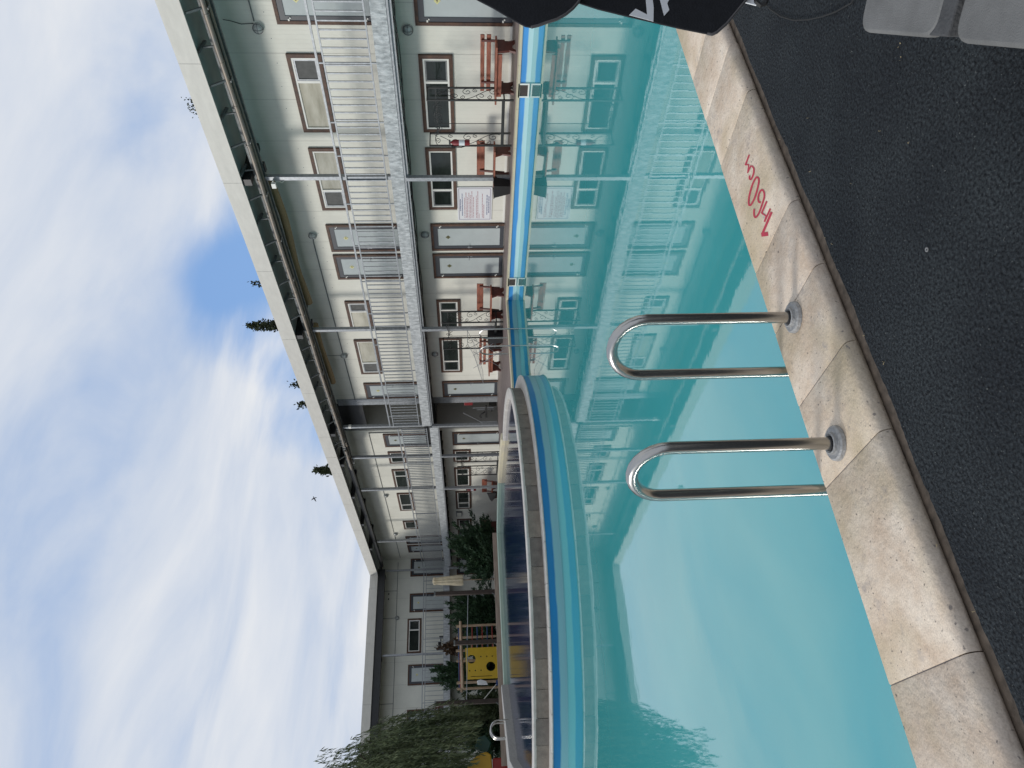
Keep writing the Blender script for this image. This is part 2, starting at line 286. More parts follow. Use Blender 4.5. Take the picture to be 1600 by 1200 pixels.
# ------------------------------------------------------------------ mesh helpers
WL = {}                                        # world location of each object's origin
class MB:
    def __init__(s): s.v = []; s.f = []
    def add(s, vs, fs):
        o = len(s.v); s.v += [tuple(p) for p in vs]; s.f += [tuple(i+o for i in f) for f in fs]; return s
    def box(s, x0, x1, y0, y1, z0, z1, P=None):
        vs = [(x, y, z) for z in (z0, z1) for y in (y0, y1) for x in (x0, x1)]
        if P: vs = [P(*q) for q in vs]
        return s.add(vs, [(0, 2, 3, 1), (4, 5, 7, 6), (0, 1, 5, 4), (2, 6, 7, 3), (0, 4, 6, 2), (1, 3, 7, 5)])
    def bar(s, a, b, wd, ht, up=(0, 0, 1)):    # rectangular bar between two points
        a, b = Vector(a), Vector(b); d = (b-a).normalized(); u = Vector(up)
        if abs(d.dot(u)) > .97: u = Vector((1, 0, 0))
        r = d.cross(u).normalized()*wd/2; u = r.cross(d).normalized()*ht/2
        vs = [p+i*r+j*u for p in (a, b) for j in (-1, 1) for i in (-1, 1)]
        return s.add(vs, [(0, 2, 3, 1), (4, 5, 7, 6), (0, 1, 5, 4), (2, 6, 7, 3), (0, 4, 6, 2), (1, 3, 7, 5)])
    def tube(s, pts, r, n=8, closed=False, r2=None):
        pts = [Vector(p) for p in pts]; k = len(pts); vs = []; ref = None
        for i, p in enumerate(pts):
            if closed: d = pts[(i+1) % k]-pts[i-1]
            else: d = pts[min(i+1, k-1)]-pts[max(i-1, 0)]
            d.normalize()
            if ref is None:
                ref = Vector((0, 0, 1)) if abs(d.z) < .9 else Vector((1, 0, 0))
            ref = (ref-d*ref.dot(d)).normalized(); q = d.cross(ref)
            rad = r if r2 is None else r+(r2-r)*i/(k-1)
            vs += [p+ref*rad*math.cos(2*PI*j/n)+q*rad*math.sin(2*PI*j/n) for j in range(n)]
        fs = []
        for i in range(k if closed else k-1):
            a, b = i*n, ((i+1) % k)*n
            fs += [(a+j, a+(j+1) % n, b+(j+1) % n, b+j) for j in range(n)]
        if not closed: fs += [tuple(range(n-1, -1, -1)), tuple(range((k-1)*n, k*n))]
        return s.add(vs, fs)
    def lathe(s, cx, cy, prof, n=24, a0=0, a1=2*PI):
        full = abs(a1-a0-2*PI) < 1e-6; k = n if full else n+1; vs = []; m_ = len(prof)
        for i in range(k):
            a = a0+(a1-a0)*i/n
            vs += [(cx+r*math.cos(a), cy+r*math.sin(a), z) for r, z in prof]
        fs = []
        for i in range(n):
            a, b = i*m_, ((i+1) % k)*m_
            fs += [(a+j, b+j, b+j+1, a+j+1) for j in range(m_-1)]
        return s.add(vs, fs)
    def prism(s, pts, ext):                    # polygon swept along a vector
        n = len(pts); e = Vector(ext); vs = [Vector(p) for p in pts]+[Vector(p)+e for p in pts]
        return s.add(vs, [tuple(range(n-1, -1, -1)), tuple(range(n, 2*n))]+[(i, (i+1) % n, n+(i+1) % n, n+i) for i in range(n)])
    def build(s, name, mt, parent=None, bevel=0, smooth=False, loc=None, norm=True):
        o_par = WL.get(parent.name, Vector()) if parent else Vector()
        org = Vector(loc) if loc is not None else o_par.copy()
        me = bpy.data.meshes.new(name); me.from_pydata([tuple(Vector(p)-org) for p in s.v], [], s.f)
        if norm:
            bm = bmesh.new(); bm.from_mesh(me); bmesh.ops.recalc_face_normals(bm, faces=bm.faces); bm.to_mesh(me); bm.free()
        me.materials.append(mt)
        if smooth:
            for p in me.polygons: p.use_smooth = True
            try: me.set_sharp_from_angle(angle=math.radians(40))
            except Exception: pass
        o = bpy.data.objects.new(name, me); COL.objects.link(o); o.location = org-o_par
        if parent: o.parent = parent
        WL[o.name] = org
        if bevel:
            bv = o.modifiers.new('bevel', 'BEVEL'); bv.width = bevel; bv.segments = 2; bv.limit_method = 'ANGLE'; bv.angle_limit = math.radians(35)
        return o
def tag(o, label, cat, group=None):
    o['label'] = label; o['category'] = cat
    if group: o['group'] = group
    return o
def thing(name, label, cat, loc=(0, 0, 0), group=None):
    o = bpy.data.objects.new(name, None); COL.objects.link(o); o.location = loc; WL[o.name] = Vector(loc); o.empty_display_size = .2
    return tag(o, label, cat, group)
def copy_part(o, parent, delta):
    c = o.copy(); COL.objects.link(c); c.parent = parent; c.location = o.location+Vector(delta); return c
def struct(o, kind='structure'):
    o['kind'] = kind; return o
def copy_tree(root, loc, label, group=None):
    r = root.copy(); COL.objects.link(r); r.location = loc; r['label'] = label
    if group: r['group'] = group
    for ch in root.children:
        c = ch.copy(); COL.objects.link(c); c.parent = r
        for gc in ch.children:
            d = gc.copy(); COL.objects.link(d); d.parent = c
    return r

# ------------------------------------------------------------------ the setting: ground, terrace, carpet
struct(MB().box(-400, 400, -400, 400, -2.2, -2.0).build('ground', EARTH))
mb = MB(); mb.box(13.52, 40, -12, 23.92, -1.9, -0.012); mb.box(9.85, 13.52, 15.86, 23.92, -1.9, -0.014)
struct(mb.build('terrace', TERR))
struct(MB().box(9.92, 40, 23.925, 60, -1.9, -0.27).build('lower_terrace', TERR))
struct(MB().box(-60, 9.9, 22.6, 90, -1.9, -0.05).build('garden_ground', LAWN))
# carpet with a ragged front edge
pts = [(14.0, -7), (-9, -7)]
xs = np.linspace(-9, 14.0, 1500)
edge = [(x, 1.676+0.004*math.sin(x*3.1)+0.003*math.sin(x*17)+random.uniform(-.0018, .0015)-(.006 if random.random() < .03 else 0)) for x in xs]
mb = MB(); n = len(edge)
mb.add([(x, y, -.026) for x, y in edge]+[(x, -7, -.026) for x, _ in edge]+[(x, y, -.045) for x, y in edge],
       [(i, i+1, n+i+1, n+i) for i in range(n-1)]+[(2*n+i, 2*n+i+1, i+1, i) for i in range(n-1)])
struct(mb.build('carpet', CARP))
struct(MB().box(-9, 14, -7, 2.0, -1.9, -.046).build('pool_deck', RUBR))

# ------------------------------------------------------------------ swimming pool
BX, BY, BR = 4.83, 15.8, 4.93                 # centre and radius of the round end
pool = thing('swimming_pool', 'large turquoise swimming pool with pale stone coping and blue banded liner', 'swimming pool', (6, 8, 0))
struct(MB().add([(-9, 1.99, -.26), (13.25, 1.99, -.26), (13.25, 15.6, -.26), (-9, 15.6, -.26)], [(0, 1, 2, 3)]).build('pool_water', WATER))
mb = MB(); mb.box(13.2, 13.35, 1.9, 15.5, -1.6, -.004)
mb.build('side_liner', LINERW, pool)
mb = MB(); mb.box(9.3, 13.35, 15.5, 15.7, -1.6, -.004)
mb.build('end_liner', LINER, pool)
# near coping: slabs with a rounded outer edge
joints = [-9+0.62*i for i in range(14)]+[-0.27, 0.355, 0.97, 1.29, 1.615, 1.925, 2.585, 2.92, 3.24, 3.86, 4.48, 5.1, 5.72, 6.34, 6.96, 7.58, 8.2, 8.82, 9.44, 10.06, 10.68, 11.3, 11.92, 12.54, 13.5]
joints = [j for j in sorted(joints)]
prof = [(2.125, -.045), (2.125, -.006), (2.118, 0), (1.80, 0)]
for k in range(0, 7):
    a = PI/2*k/6; prof.append((1.757-.028*math.sin(a), -.028+.028*math.cos(a)))
prof += [(1.729, -.034), (1.735, -.042), (1.76, -.045)]
mb = MB()
for j0, j1 in zip(joints, joints[1:]):
    g_ = .0016; n = len(prof); vs = []; dz = random.uniform(-.0005, .0004); dy = random.uniform(-.003, .003)
    for x in (j0+g_, j0+g_+.004, j1-g_-.004, j1-g_):
        inset = .003 if x in (j0+g_, j1-g_) else 0
        vs += [(x, y+dy, z+dz-(inset if z > -.03 else 0)) for y, z in prof]
    fs = [tuple(range(n)), tuple(range(4*n-1, 3*n-1, -1))]
    for q in range(3): fs += [(q*n+i, q*n+(i+1) % n, (q+1)*n+(i+1) % n, (q+1)*n+i) for i in range(n)]
    mb.add(vs, fs)
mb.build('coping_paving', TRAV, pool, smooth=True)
MB().box(-9, 13.5, 1.775, 2.118, -.044, -.004).build('grout', GROUT, pool)
mb = MB(); mb.box(-9, 13.5, 1.80, 2.05, -1.6, -.047); mb.build('near_wall', LINERW, pool)
mb = MB()
y = 1.3
while y < 15.4:
    mb.box(13.17, 13.515, y, min(y+.998, 15.48), -.05, 0); y += 1.0
x = 9.6
while x < 13.5:
    mb.box(x, min(x+.998, 13.515), 15.485, 15.86, -.05, 0); x += 1.0
mb.build('far_coping_paving', CREAMST, pool, bevel=.006)
def skimmer(y):
    m = MB(); wz0, wz1, hw = -.245, -.015, .16
    m.box(13.17, 13.21, y-hw, y+hw, wz1-.03, wz1); m.box(13.17, 13.21, y-hw, y+hw, wz0, wz0+.03)
    m.box(13.17, 13.21, y-hw, y-hw+.03, wz0+.03, wz1-.03); m.box(13.17, 13.21, y+hw-.03, y+hw, wz0+.03, wz1-.03)
    s = m.build('skimmer', WHITEP, pool)
    MB().box(13.188, 13.203, y-hw+.03, y+hw-.03, wz0+.03, wz1-.03).build('skimmer_opening', DTIMB, s)
skimmer(8.86); skimmer(14.72)
# little dark clips where the liner is fixed
for y in np.arange(7.2, 15.4, .62): MB().box(13.185, 13.2, y-.015, y+.015, -.03, -.012).build('liner_clip', BLACKST, pool)
for x in np.arange(9.9, 13.1, .5): MB().box(x-.015, x+.015, 15.487, 15.5, -.03, -.012).build('liner_clip', BLACKST, pool)
# painted depth mark on the coping, traced stroke by stroke
def Z7(u, v): return on(1100+u/5.4545, 200+v/5.4545, 2, 0.0)
def smoothpath(pts, closed=False, n=6):
    out = []; k = len(pts)
    for i in range(k if closed else k-1):
        p0, p1, p2, p3 = pts[(i-1) % k if closed else max(i-1, 0)], pts[i], pts[(i+1) % k], pts[(i+2) % k if closed else min(i+2, k-1)]
        for s in range(n):
            t_ = s/n; out.append(tuple(.5*((2*b_)+(-a_+c_)*t_+(2*a_-5*b_+4*c_-d_)*t_*t_+(-a_+3*b_-3*c_+d_)*t_**3) for a_, b_, c_, d_ in zip(p0, p1, p2, p3)))
    if not closed: out.append(pts[-1])
    return out
strokes = [([(578, 716), (498, 905)], 20, False), ([(490, 910), (548, 902)], 34, False),
           ([(567, 688), (517, 800)], 15, False), ([(518, 796), (533, 748)], 12, False), ([(533, 750), (494, 726)], 12, False), ([(537, 625), (492, 728)], 15, False),
           ([(430, 690), (428, 735), (440, 762), (468, 730), (498, 650), (516, 585), (512, 545), (496, 528), (476, 548), (464, 592), (468, 628), (486, 635)], 15, False),
           ([(458, 420), (470, 450), (457, 520), (430, 605), (398, 658), (383, 642), (388, 580), (412, 490), (440, 432)], 15, True),
           ([(408, 322), (426, 345), (424, 390), (404, 436), (389, 430), (392, 405)], 14, False),
           ([(388, 228), (354, 318)], 13, False), ([(356, 314), (384, 312)], 10, False), ([(384, 310), (375, 380)], 10, False), ([(403, 318), (373, 384)], 11, False)]
mb = MB()
for k, (pts, wd, cl) in enumerate(strokes):
    P = smoothpath(pts, cl) if len(pts) > 5 else pts
    zt = .0010+.00004*k
    W = [Z7(*p) for p in P]; hw = wd/5.4545/2
    if cl: W.append(W[0]); P = P+[P[0]]
    left, right = [], []
    for i in range(len(W)):
        a_, c_ = P[max(i-1, 0)], P[min(i+1, len(P)-1)]
        if cl and i in (0, len(P)-1): a_, c_ = P[-2], P[1]
        d = Vector((c_[0]-a_[0], c_[1]-a_[1])); d.normalize(); nn = Vector((-d.y, d.x))*wd/2
        left.append(Z7(P[i][0]+nn.x, P[i][1]+nn.y)); right.append(Z7(P[i][0]-nn.x, P[i][1]-nn.y))
    n = len(W)
    mb.add([(p.x, p.y, zt) for p in left]+[(p.x, p.y, zt) for p in right], [(i, i+1, n+i+1, n+i) for i in range(n-1)])
mb.build('depth_marking', REDP, pool)

# ------------------------------------------------------------------ paddling pool with the round end
pad = thing('paddling_pool', 'raised round paddling pool of deep blue water with grey stone rim', 'paddling pool', (BX, BY+2, 0))
A0, A1 = math.radians(-188), math.radians(9)
mb = MB(); mb.lathe(BX, BY, [(BR, -1.6), (BR, -.03)], 120, A0, A1)
mb.box(-9, 0.2, 15.55, 15.8, -1.6, -.03)
mb.build('liner', LINER, pad, smooth=True)
mb = MB(); nseg = 26
for i in range(nseg):
    a, b_ = A0+(A1-A0)*i/nseg, A0+(A1-A0)*(i+1)/nseg-.0012
    k = 6; pr = [(BR+.012, -.03), (BR+.018, -.015), (BR+.01, -.002), (BR-.01, .002), (BR-.30, .004), (BR-.30, -.03)]
    mb.lathe(BX, BY, pr, k, a, b_)
mb.build('ledge_paving', RIMST, pad, smooth=True)
mb = MB(); RR = 4.66; nst = 34
for i in range(nst):
    a, b_ = A0+(A1-A0)*i/nst, A0+(A1-A0)*(i+1)/nst-.0016
    o_ = random.uniform(-.004, .004)
    mb.lathe(BX, BY, [(RR-.05, .0), (RR+o_, .0), (RR+o_, .225), (RR-.05, .225), (RR-.05, .0)], 4, a, b_)
mb.build('stone_cladding', STONE, pad)
mb = MB(); mb.lathe(BX, BY, [(RR-.055, .10), (RR+.008, .226), (RR+.014, .24), (RR+.006, .253), (RR-.02, .258), (RR-.20, .258), (RR-.225, .25), (RR-.225, -.3)], 160, A0, A1)
mb.build('rim', RIMST, pad, smooth=True)
poly = [(BX+4.55*math.cos(a), BY+4.55*math.sin(a)) for a in np.linspace(A0, A1, 80)]+[(9.75, 19.6), (9.2, 22.3), (4.0, 22.6), (1.2, 19.2), (0.3, 17)]
MB().add([(x, y, .19) for x, y in poly], [tuple(range(len(poly)))]).build('water', PADW, pad)
mb = MB(); mb.prism([(9.27, 16.55, -.5), (9.47, 16.52, -.5), (9.62, 17.5, -.5), (9.86, 19.75, -.5), (9.55, 19.75, -.5), (9.40, 17.5, -.5)], (0, 0, .80)); mb.build('side_rim', CREAMST, pad, bevel=.02)
mb = MB(); mb.prism([(9.55, 19.76, -.5), (9.9, 19.76, -.5), (9.3, 22.5, -.5), (8.9, 22.1, -.5)], (0, 0, .79)); mb.prism([(8.9, 22.1, -.5), (9.3, 22.5, -.5), (4.2, 22.6, -.5), (4.2, 22.2, -.5)], (0, 0, .792))
mb.build('far_rim', MINT, pad, bevel=.015)
mb = MB(); mb.prism([(4.19, 21.75, -.5), (4.19, 22.2, -.5), (1.55, 19.1, -.5), (1.5, 15.0, -.5), (1.15, 15.0, -.5), (1.2, 19.4, -.5), (3.9, 22.7, -.5), (4.19, 22.7, -.5)][:1]+[(4.19, 22.25, -.5), (1.55, 19.6, -.5), (1.1, 16.2, -.5), (1.45, 16.1, -.5), (1.95, 18.75, -.5)], (0, 0, .88))
mb.build('weathered_rim', GREYWOOD, pad, bevel=.01)

# ------------------------------------------------------------------ pool ladders
def ladder(label, rails, r, h, flange=True, group='stainless pool ladder rails'):
    # rails: list of (deck point, pool point) per hoop
    c = sum((Vector(a)+Vector(b_) for a, b_ in rails), Vector())/(2*len(rails))
    T = thing('pool_ladder', label, 'pool ladder', (c.x, c.y, rails[0][0][2]), group)
    for a, b_ in rails:
        a, b_ = Vector(a), Vector(b_); mid = (a+b_)/2; half = (b_-a); half.z = 0; hl = half.length/2; d = half.normalized()
        top = a.z+h-hl
        pts = [a, a+Vector((0, 0, .25*(top-a.z))), Vector((a.x, a.y, a.z+.7*(top-a.z)))]
        for k in range(13):
            th = PI-PI*k/12; pts.append(Vector((mid.x, mid.y, top))+d*hl*math.cos(th)+Vector((0, 0, 1.0*hl*math.sin(th))))
        pts += [Vector((b_.x, b_.y, top-.25)), Vector((b_.x, b_.y, b_.z))]
        MB().tube(pts, r, 16 if flange else 8).build('rail', STEEL, T, smooth=True)
        if flange:
            z0 = a.z
            MB().lathe(a.x, a.y, [(.0, z0+.022), (.0245, z0+.022), (.031, z0+.028), (.035, z0+.026), (.0365, z0+.016), (.040, z0+.0145), (.050, z0+.0165), (.056, z0+.012), (.058, z0+.001)], 36).build('flange', FLANGE, T, smooth=True)
            MB().lathe(a.x, a.y, [(.0205, z0+.0225), (.0205, z0+.031), (.0238, z0+.029), (.0245, z0+.0225)], 24).build('rubber_seal', POTM, T)
    return T
def far_leg(x, y, Yp, z):
    p = on(x, y, 1, Yp); return (p.x, Yp, z)
ladder('near pair of polished steel hoop handrails set in the travertine coping',
       [((1.565, 1.955, 0), far_leg(1180, 582, 2.17, -1.0)), ((1.055, 1.965, 0), far_leg(1240, 767, 2.17, -1.0))], .0205, .652)
ladder('thin steel hoop ladder on the far pool edge in front of the benches',
       [(far_leg(792, 528, 15.78, 0), far_leg(792, 514, 15.36, -.9)), (far_leg(793, 553, 15.78, 0), far_leg(793, 540.5, 15.36, -.9))], .021, .80, False)
ladder('small double steel hoop ladder on the weathered board by the willow',
       [(far_leg(796, 1124.5, 20.2, .30), far_leg(796, 1152, 20.2, -.2)), (far_leg(795, 1129, 20.8, .30), far_leg(795, 1154.5, 20.8, -.2))], .022, .46, False)

# ------------------------------------------------------------------ lodging blocks
XW = 15.15; XF = 14.20; XR = 13.75            # wall, balcony front, roof edge
def PY(u, d, z): return (XW-d, u, z)           # wall along the pool: u = Y, d = out from the wall
YW = 40.9; YF = 39.97; YR = 39.62
def PX(u, d, z): return (u, YW-d, z)           # end wing: u = X
def door(blk, P, u0, u1, zb, hinge, plate_mat, light=False):
    zt = zb+2.11; m = MB(); f = .075
    m.box(u0, u0+f, .0, .05, zb, zt, P); m.box(u1-f, u1, .0, .05, zb, zt, P); m.box(u0+f, u1-f, .0, .05, zt-f, zt, P)
    d = m.build('door', BROWN, blk)
    a, b_ = u0+f, u1-f; m = MB(); k = .105
    m.box(a, a+k, .0, .035, zb+.01, zt-f, P); m.box(b_-k, b_, .0, .035, zb+.01, zt-f, P); m.box(a+k, b_-k, .0, .035, zt-f-k-.02, zt-f, P); m.box(a+k, b_-k, .0, .035, zb+.01, zb+.12, P)
    m.build('leaf_frame', GRAPH, d)
    MB().box(a+k, b_-k, .0, .02, zb+.12, zt-f-k-.02, P).build('glass', FROST, d)
    uc = (a+b_)/2; zc = zb+1.62; q = .072
    MB().prism([P(uc-q, .021, zc), P(uc, .021, zc-q), P(uc+q, .021, zc), P(uc, .021, zc+q)], Vector(P(0, .006, 0))-Vector(P(0, 0, 0))).build('number_plate', plate_mat, d)
    m = MB(); m.box(uc-.03, uc-.008, .027, .029, zc-.02, zc+.022, P); m.box(uc+.006, uc+.022, .027, .029, zc-.014, zc+.012, P)
    m.build('plate_lettering', DTIMB, d)
    uh = a+.03 if hinge > 0 else b_-.03; uk = b_-.05 if hinge > 0 else a+.05
    for zz in (zb+.2, zt-.28):
        m = MB(); m.box(uh-.022, uh+.022, .035, .06, zz, zz+.035, P); m.box(uh-.05, uh-.022, .035, .055, zz-.03, zz, P); m.build('hinge', WHITEP, d)
    m = MB(); m.tube([P(uk, .03, zb+1.02), P(uk, .075, zb+1.02), P(uk-.11*hinge, .075, zb+1.02)], .011, 6); m.box(uk-.012, uk+.012, .034, .04, zb+.92, zb+1.06, P)
    m.build('handle', GALV, d)
    return d
def window(blk, P, u0, u1, zt, small, glass, h=.77):
    zb = zt-h; f = .088; m = MB()
    m.box(u0, u0+f, 0, .05, zb, zt, P); m.box(u1-f, u1, 0, .05, zb, zt, P); m.box(u0+f, u1-f, 0, .05, zt-f, zt, P); m.box(u0+f, u1-f, 0, .05, zb, zb+f, P)
    wd = m.build('window', BROWN, blk)
    a, b_, c_, e = u0+f, u1-f, zb+f, zt-f; s = .042; m = MB()
    m.box(a, a+s, 0, .038, c_, e, P); m.box(b_-s, b_, 0, .038, c_, e, P); m.box(a+s, b_-s, 0, .038, e-s, e, P); m.box(a+s, b_-s, 0, .038, c_, c_+s, P)
    if small: 
        um = a+.32*(b_-a) if small < 0 else b_-.32*(b_-a)
        m.box(um-.028, um+.028, 0, .039, c_+s, e-s, P)
    m.build('sash', WHITEP, wd)
    def pane(p, q, mt, nm='pane', dd=.012): MB().box(p, q, 0, dd, c_+s, e-s, P).build(nm, mt, wd)
    if small:
        lo = (a+s, um-.028); hi = (um+.028, b_-s); sm, big = (lo, hi) if small < 0 else (hi, lo)
        pane(*big, glass); pane(*sm, NET if glass is UGLASS else DGLASS)
        m = MB(); p, q = sm; t_ = .035                       # opening casement
        m.box(p, p+t_, .012, .03, c_+s, e-s, P); m.box(q-t_, q, .012, .03, c_+s, e-s, P); m.box(p+t_, q-t_, .012, .03, e-s-t_, e-s, P); m.box(p+t_, q-t_, .012, .03, c_+s, c_+s+t_, P)
        m.build('casement', GALV if glass is UGLASS else DSTEEL, wd)
    else: pane(a+s, b_-s, glass)
    return wd
def lamp(blk, P, u, z, flip=1):
    m = MB(); c = Vector(P(u, 0, z)); nrm = (Vector(P(u, 1, z))-c); uu = (Vector(P(u+1, 0, z))-c); zz = Vector((0, 0, 1)); vs = []; fs = []; n = 16
    prof = [(.115, 0), (.118, .03), (.105, .045), (.10, .055), (.09, .085), (.06, .112), (.0, .122)]
    for r, d in prof: vs += [c+nrm*d+uu*r*math.cos(2*PI*j/n)+zz*r*math.sin(2*PI*j/n) for j in range(n)]
    for i in range(len(prof)-1): fs += [(i*n+j, i*n+(j+1) % n, (i+1)*n+(j+1) % n, (i+1)*n+j) for j in range(n)]
    m.add(vs, fs); l = m.build('wall_lamp', LAMPG, blk, smooth=True)
    m = MB(); m.tube([c+nrm*.06+uu*.112*math.cos(a)+zz*.112*math.sin(a) for a in np.linspace(0, 2*PI, 17)[:-1]], .007, 5, True)
    m.tube([c+nrm*(.06+.07*math.sin(a))+uu*.108*math.cos(a) for a in np.linspace(0, PI, 9)], .005, 5); m.tube([c+nrm*(.06+.07*math.sin(a))+zz*.108*math.cos(a) for a in np.linspace(0, PI, 9)], .005, 5)
    m.build('lamp_guard', DSTEEL, l)
def railing(blk, axis, a, b_, fixed, z0, step, stanch, flip=False):
    # z0 = slab top; a..b_ along the axis; bars between z0+.12 and z0+1.1
    def Q(u, d, z): return (fixed+d, u, z) if axis == 'y' else (u, fixed+d, z)
    m = MB()
    for zz, t_ in ((z0+1.235, .045), (z0+1.10, .032), (z0+.12, .032)):
        m.box(a, b_, -t_/2, t_/2, zz-t_/2, zz+t_/2, Q) if False else m.box(*((-t_/2+fixed, t_/2+fixed, a, b_) if axis == 'y' else (a, b_, fixed-t_/2, fixed+t_/2)), zz-t_/2, zz+t_/2)
    for u in stanch:
        if axis == 'y': m.box(fixed-.0145, fixed+.0145, u-.0145, u+.0145, z0, z0+1.212)
        else: m.box(u-.0145, u+.0145, fixed-.0145, fixed+.0145, z0, z0+1.212)
    rl = m.build('railing', GALV, blk)
    m = MB(); u = a+step/2
    m.box(*((fixed-.012, fixed+.012, u-.015, u+.015) if axis == 'y' else (u-.012, u+.012, fixed-.01, fixed+.01)), z0+.136, z0+1.084)
    b0 = m.build('baluster', GALV, rl); k = 1
    while u+k*step < b_-step*.3:
        dl = (0, k*step, 0) if axis == 'y' else (k*step, 0, 0)
        copy_part(b0, rl, dl); k += 1
    return rl
def post(blk, x, y, z0, z1, s=.055):
    return MB().box(x-s, x+s, y-s, y+s, z0, z1).build('post', GALV, blk, bevel=.006)

near = thing('lodging_block', 'near two-storey cream block with galvanised balcony beside the pool', 'building', (18, 11, 0), 'cream two-storey lodging blocks round the pool')
m = MB(); m.box(XW, 19.5, -6, 23.9, -.3, 6.35); m.build('wall', SID_Y, near)
m = MB(); m.box(XF+.05, XW-.004, 3.5, 25.85, 2.66, 2.86); m.build('balcony_floor', BLACKST, near)
m = MB(); m.box(XF-.02, XF+.046, 3.5, 24.06, 2.61, 2.93)
m.build('balcony_edge', EDGE, near)
m = MB(); m.box(XF-.005, XF+.045, 3.5, 24.06, 2.56, 2.606); m.box(XF+.05, XF+.12, 3.5, 24.06, 2.50, 2.655); m.build('edge_angle', GALV, near)
j0 = MB().box(XF+.13, XW-.01, 5.97, 6.03, 2.55, 2.655).build('joist', BLACKST, near)     # joists and cables under the balcony
for k in range(1, 24): copy_part(j0, near, (0, .82*k, 0))
for q in range(3):
    MB().tube([(XF+.3+.22*q+random.uniform(-.03, .03), y, 2.53-.05*abs(math.sin(y*1.3+q))) for y in np.arange(4, 24, .45)], .012, 5).build('cable', BLACKST, near)
for u0 in (7.55, 15.6): 
    door(near, PY, u0, u0+1.05, 0, -1, PLATE if u0 < 9 else PLATED); door(near, PY, u0, u0+1.05, 2.93, -1, PLATE)
for u0 in (6.33, 14.40):
    door(near, PY, u0, u0+1.05, 0, 1, PLATED); door(near, PY, u0, u0+1.05, 2.93, 1, PLATE)
door(near, PY, 22.40, 23.46, 0, -1, PLATED); door(near, PY, 22.40, 23.46, 2.93, -1, PLATE)
for u0, u1, s in ((9.28, 11.32, -1), (11.80, 13.85, 1), (17.70, 19.22, -1), (19.73, 21.77, 1)):
    window(near, PY, u0, u1, 2.10, s, DGLASS); window(near, PY, u0, u1, 5.02, s, UGLASS)
for u in (8.7, 14.8, 20.62): lamp(near, PY, u, 2.28); lamp(near, PY, u, 5.47)
railing(near, 'y', 5.0, 24.02, XF-.002, 2.93, .193, [5.99, 7.45, 8.91, 10.37, 11.3, 12.8, 14.3, 15.75, 17.2, 18.8, 20.3, 21.8, 23.3])
for y in (5.9, 12.0, 18.05, 24.12):
    post(near, XF+.02, y, -.02, 2.555); post(near, XF+.075, y, 2.865, 6.0)
m = MB()                                        # conduit to the lamps
m.tube([PY(14.85, .02, 5.47), PY(15.1, .02, 5.5), PY(23.55, .02, 5.5), PY(23.7, .02, 5.44), PY(23.7, .02, 2.95)], .016, 6); m.build('conduit', DSTEEL, near); m = MB()
m.tube([PY(-1, .02, 5.52), PY(8.55, .02, 5.52)], .013, 6); m.build('conduit', DSTEEL, near); m = MB(); m.tube([PY(8.6, .015, 5.55), PY(8.62, .015, 5.8), PY(8.55, .02, 6.0), PY(8.5, .05, 6.15)], .007, 5); m.build('lamp_cable', CABLE, near); m = MB()
m.tube([PY(20.62, .02, 5.55), PY(20.62, .02, 6.1)], .008, 5)
m.build('conduit', DSTEEL, near)
m = MB()                                        # roof, one long slab with a stepped fascia
m.box(XR+.03, 20, -6, 25.6, 6.43, 6.8); m.build('roof', SOFFIT, near)
def fascia(blk, y0, y1):
    mm = MB(); edges = [y0]+[y for y in np.arange(2.55, y1, 3.06) if y > y0+.1]+[y1]
    for a, b_ in zip(edges, edges[1:]):
        mm.box(XR, XR+.03, a+.004, b_-.004, 6.40, 6.83); mm.box(XR-.012, XR, a+.004, b_-.004, 6.40, 6.42); mm.box(XR+.005, XR+.12, a+.004, b_-.004, 6.831, 6.85)
    mm.build('fascia_cladding', FASCIA, blk)
    mm = MB()
    for e_ in edges[1:-1]: mm.box(XR+.004, XR+.028, e_-.004, e_+.004, 6.40, 6.83)
    mm.build('fascia_joints', DSTEEL, blk)
fascia(near, -6, 25.6)
def gutter(blk, y0, y1):
    mm = MB(); mm.tube([(14.02, y, 6.07+.01*math.sin(y)) for y in np.arange(y0, y1+.01, .4)], .055, 10)
    mm.build('gutter_pipe', PIPE, blk, smooth=True); mm = MB()
    mm.tube([(14.17, y, 6.03) for y in np.arange(y0, y1+.01, .5)], .035, 8)
    mm.build('gutter_pipe', PIPE, blk, smooth=True); mm = MB()
    for y in np.arange(y0+.6, y1, 1.02): mm.tube([(14.02, y-.012, 6.07), (14.02, y+.012, 6.07)], .062, 10)
    mm.build('pipe_joints', PIPE, blk, smooth=True)
    mm = MB(); mm.box(14.1, 14.22, y0, y1, 6.07, 6.2)
    mm.box(14.28, 14.34, y0, y1, 5.98, 6.12)
    mm.build('gutter_rail_trim', DSTEEL, blk)
    for y in np.arange(y0+.35, y1, 1.55):
        mm = MB(); mm.bar((XR+.05, y, 6.39), (14.0, y, 6.10), .04, .04); mm.box(13.95, 14.12, y-.02, y+.02, 5.985, 6.0); mm.build('gutter_bracket', DSTEEL, blk)
        mm = MB(); mm.bar((XR+.05, y-.75, 6.40), (14.2, y-.75, 6.34), .05, .06); mm.bar((13.98, y-.75, 6.33), (14.03, y-.75, 6.08), .03, .03); mm.build('roof_strut', DSTEEL, blk)
gutter(near, -2, 25.5)
for y in (5.9, 11.75, 17.8, 23.9):
    MB().box(XR+.04, XW-.01, y-.09, y+.09, 6.20, 6.42).build('roof_beam', BLACKST, near); MB().box(14.3, 14.42, y-.12, y+.12, 5.95, 6.19).build('beam_bracket', BLACKST, near)
m = MB()
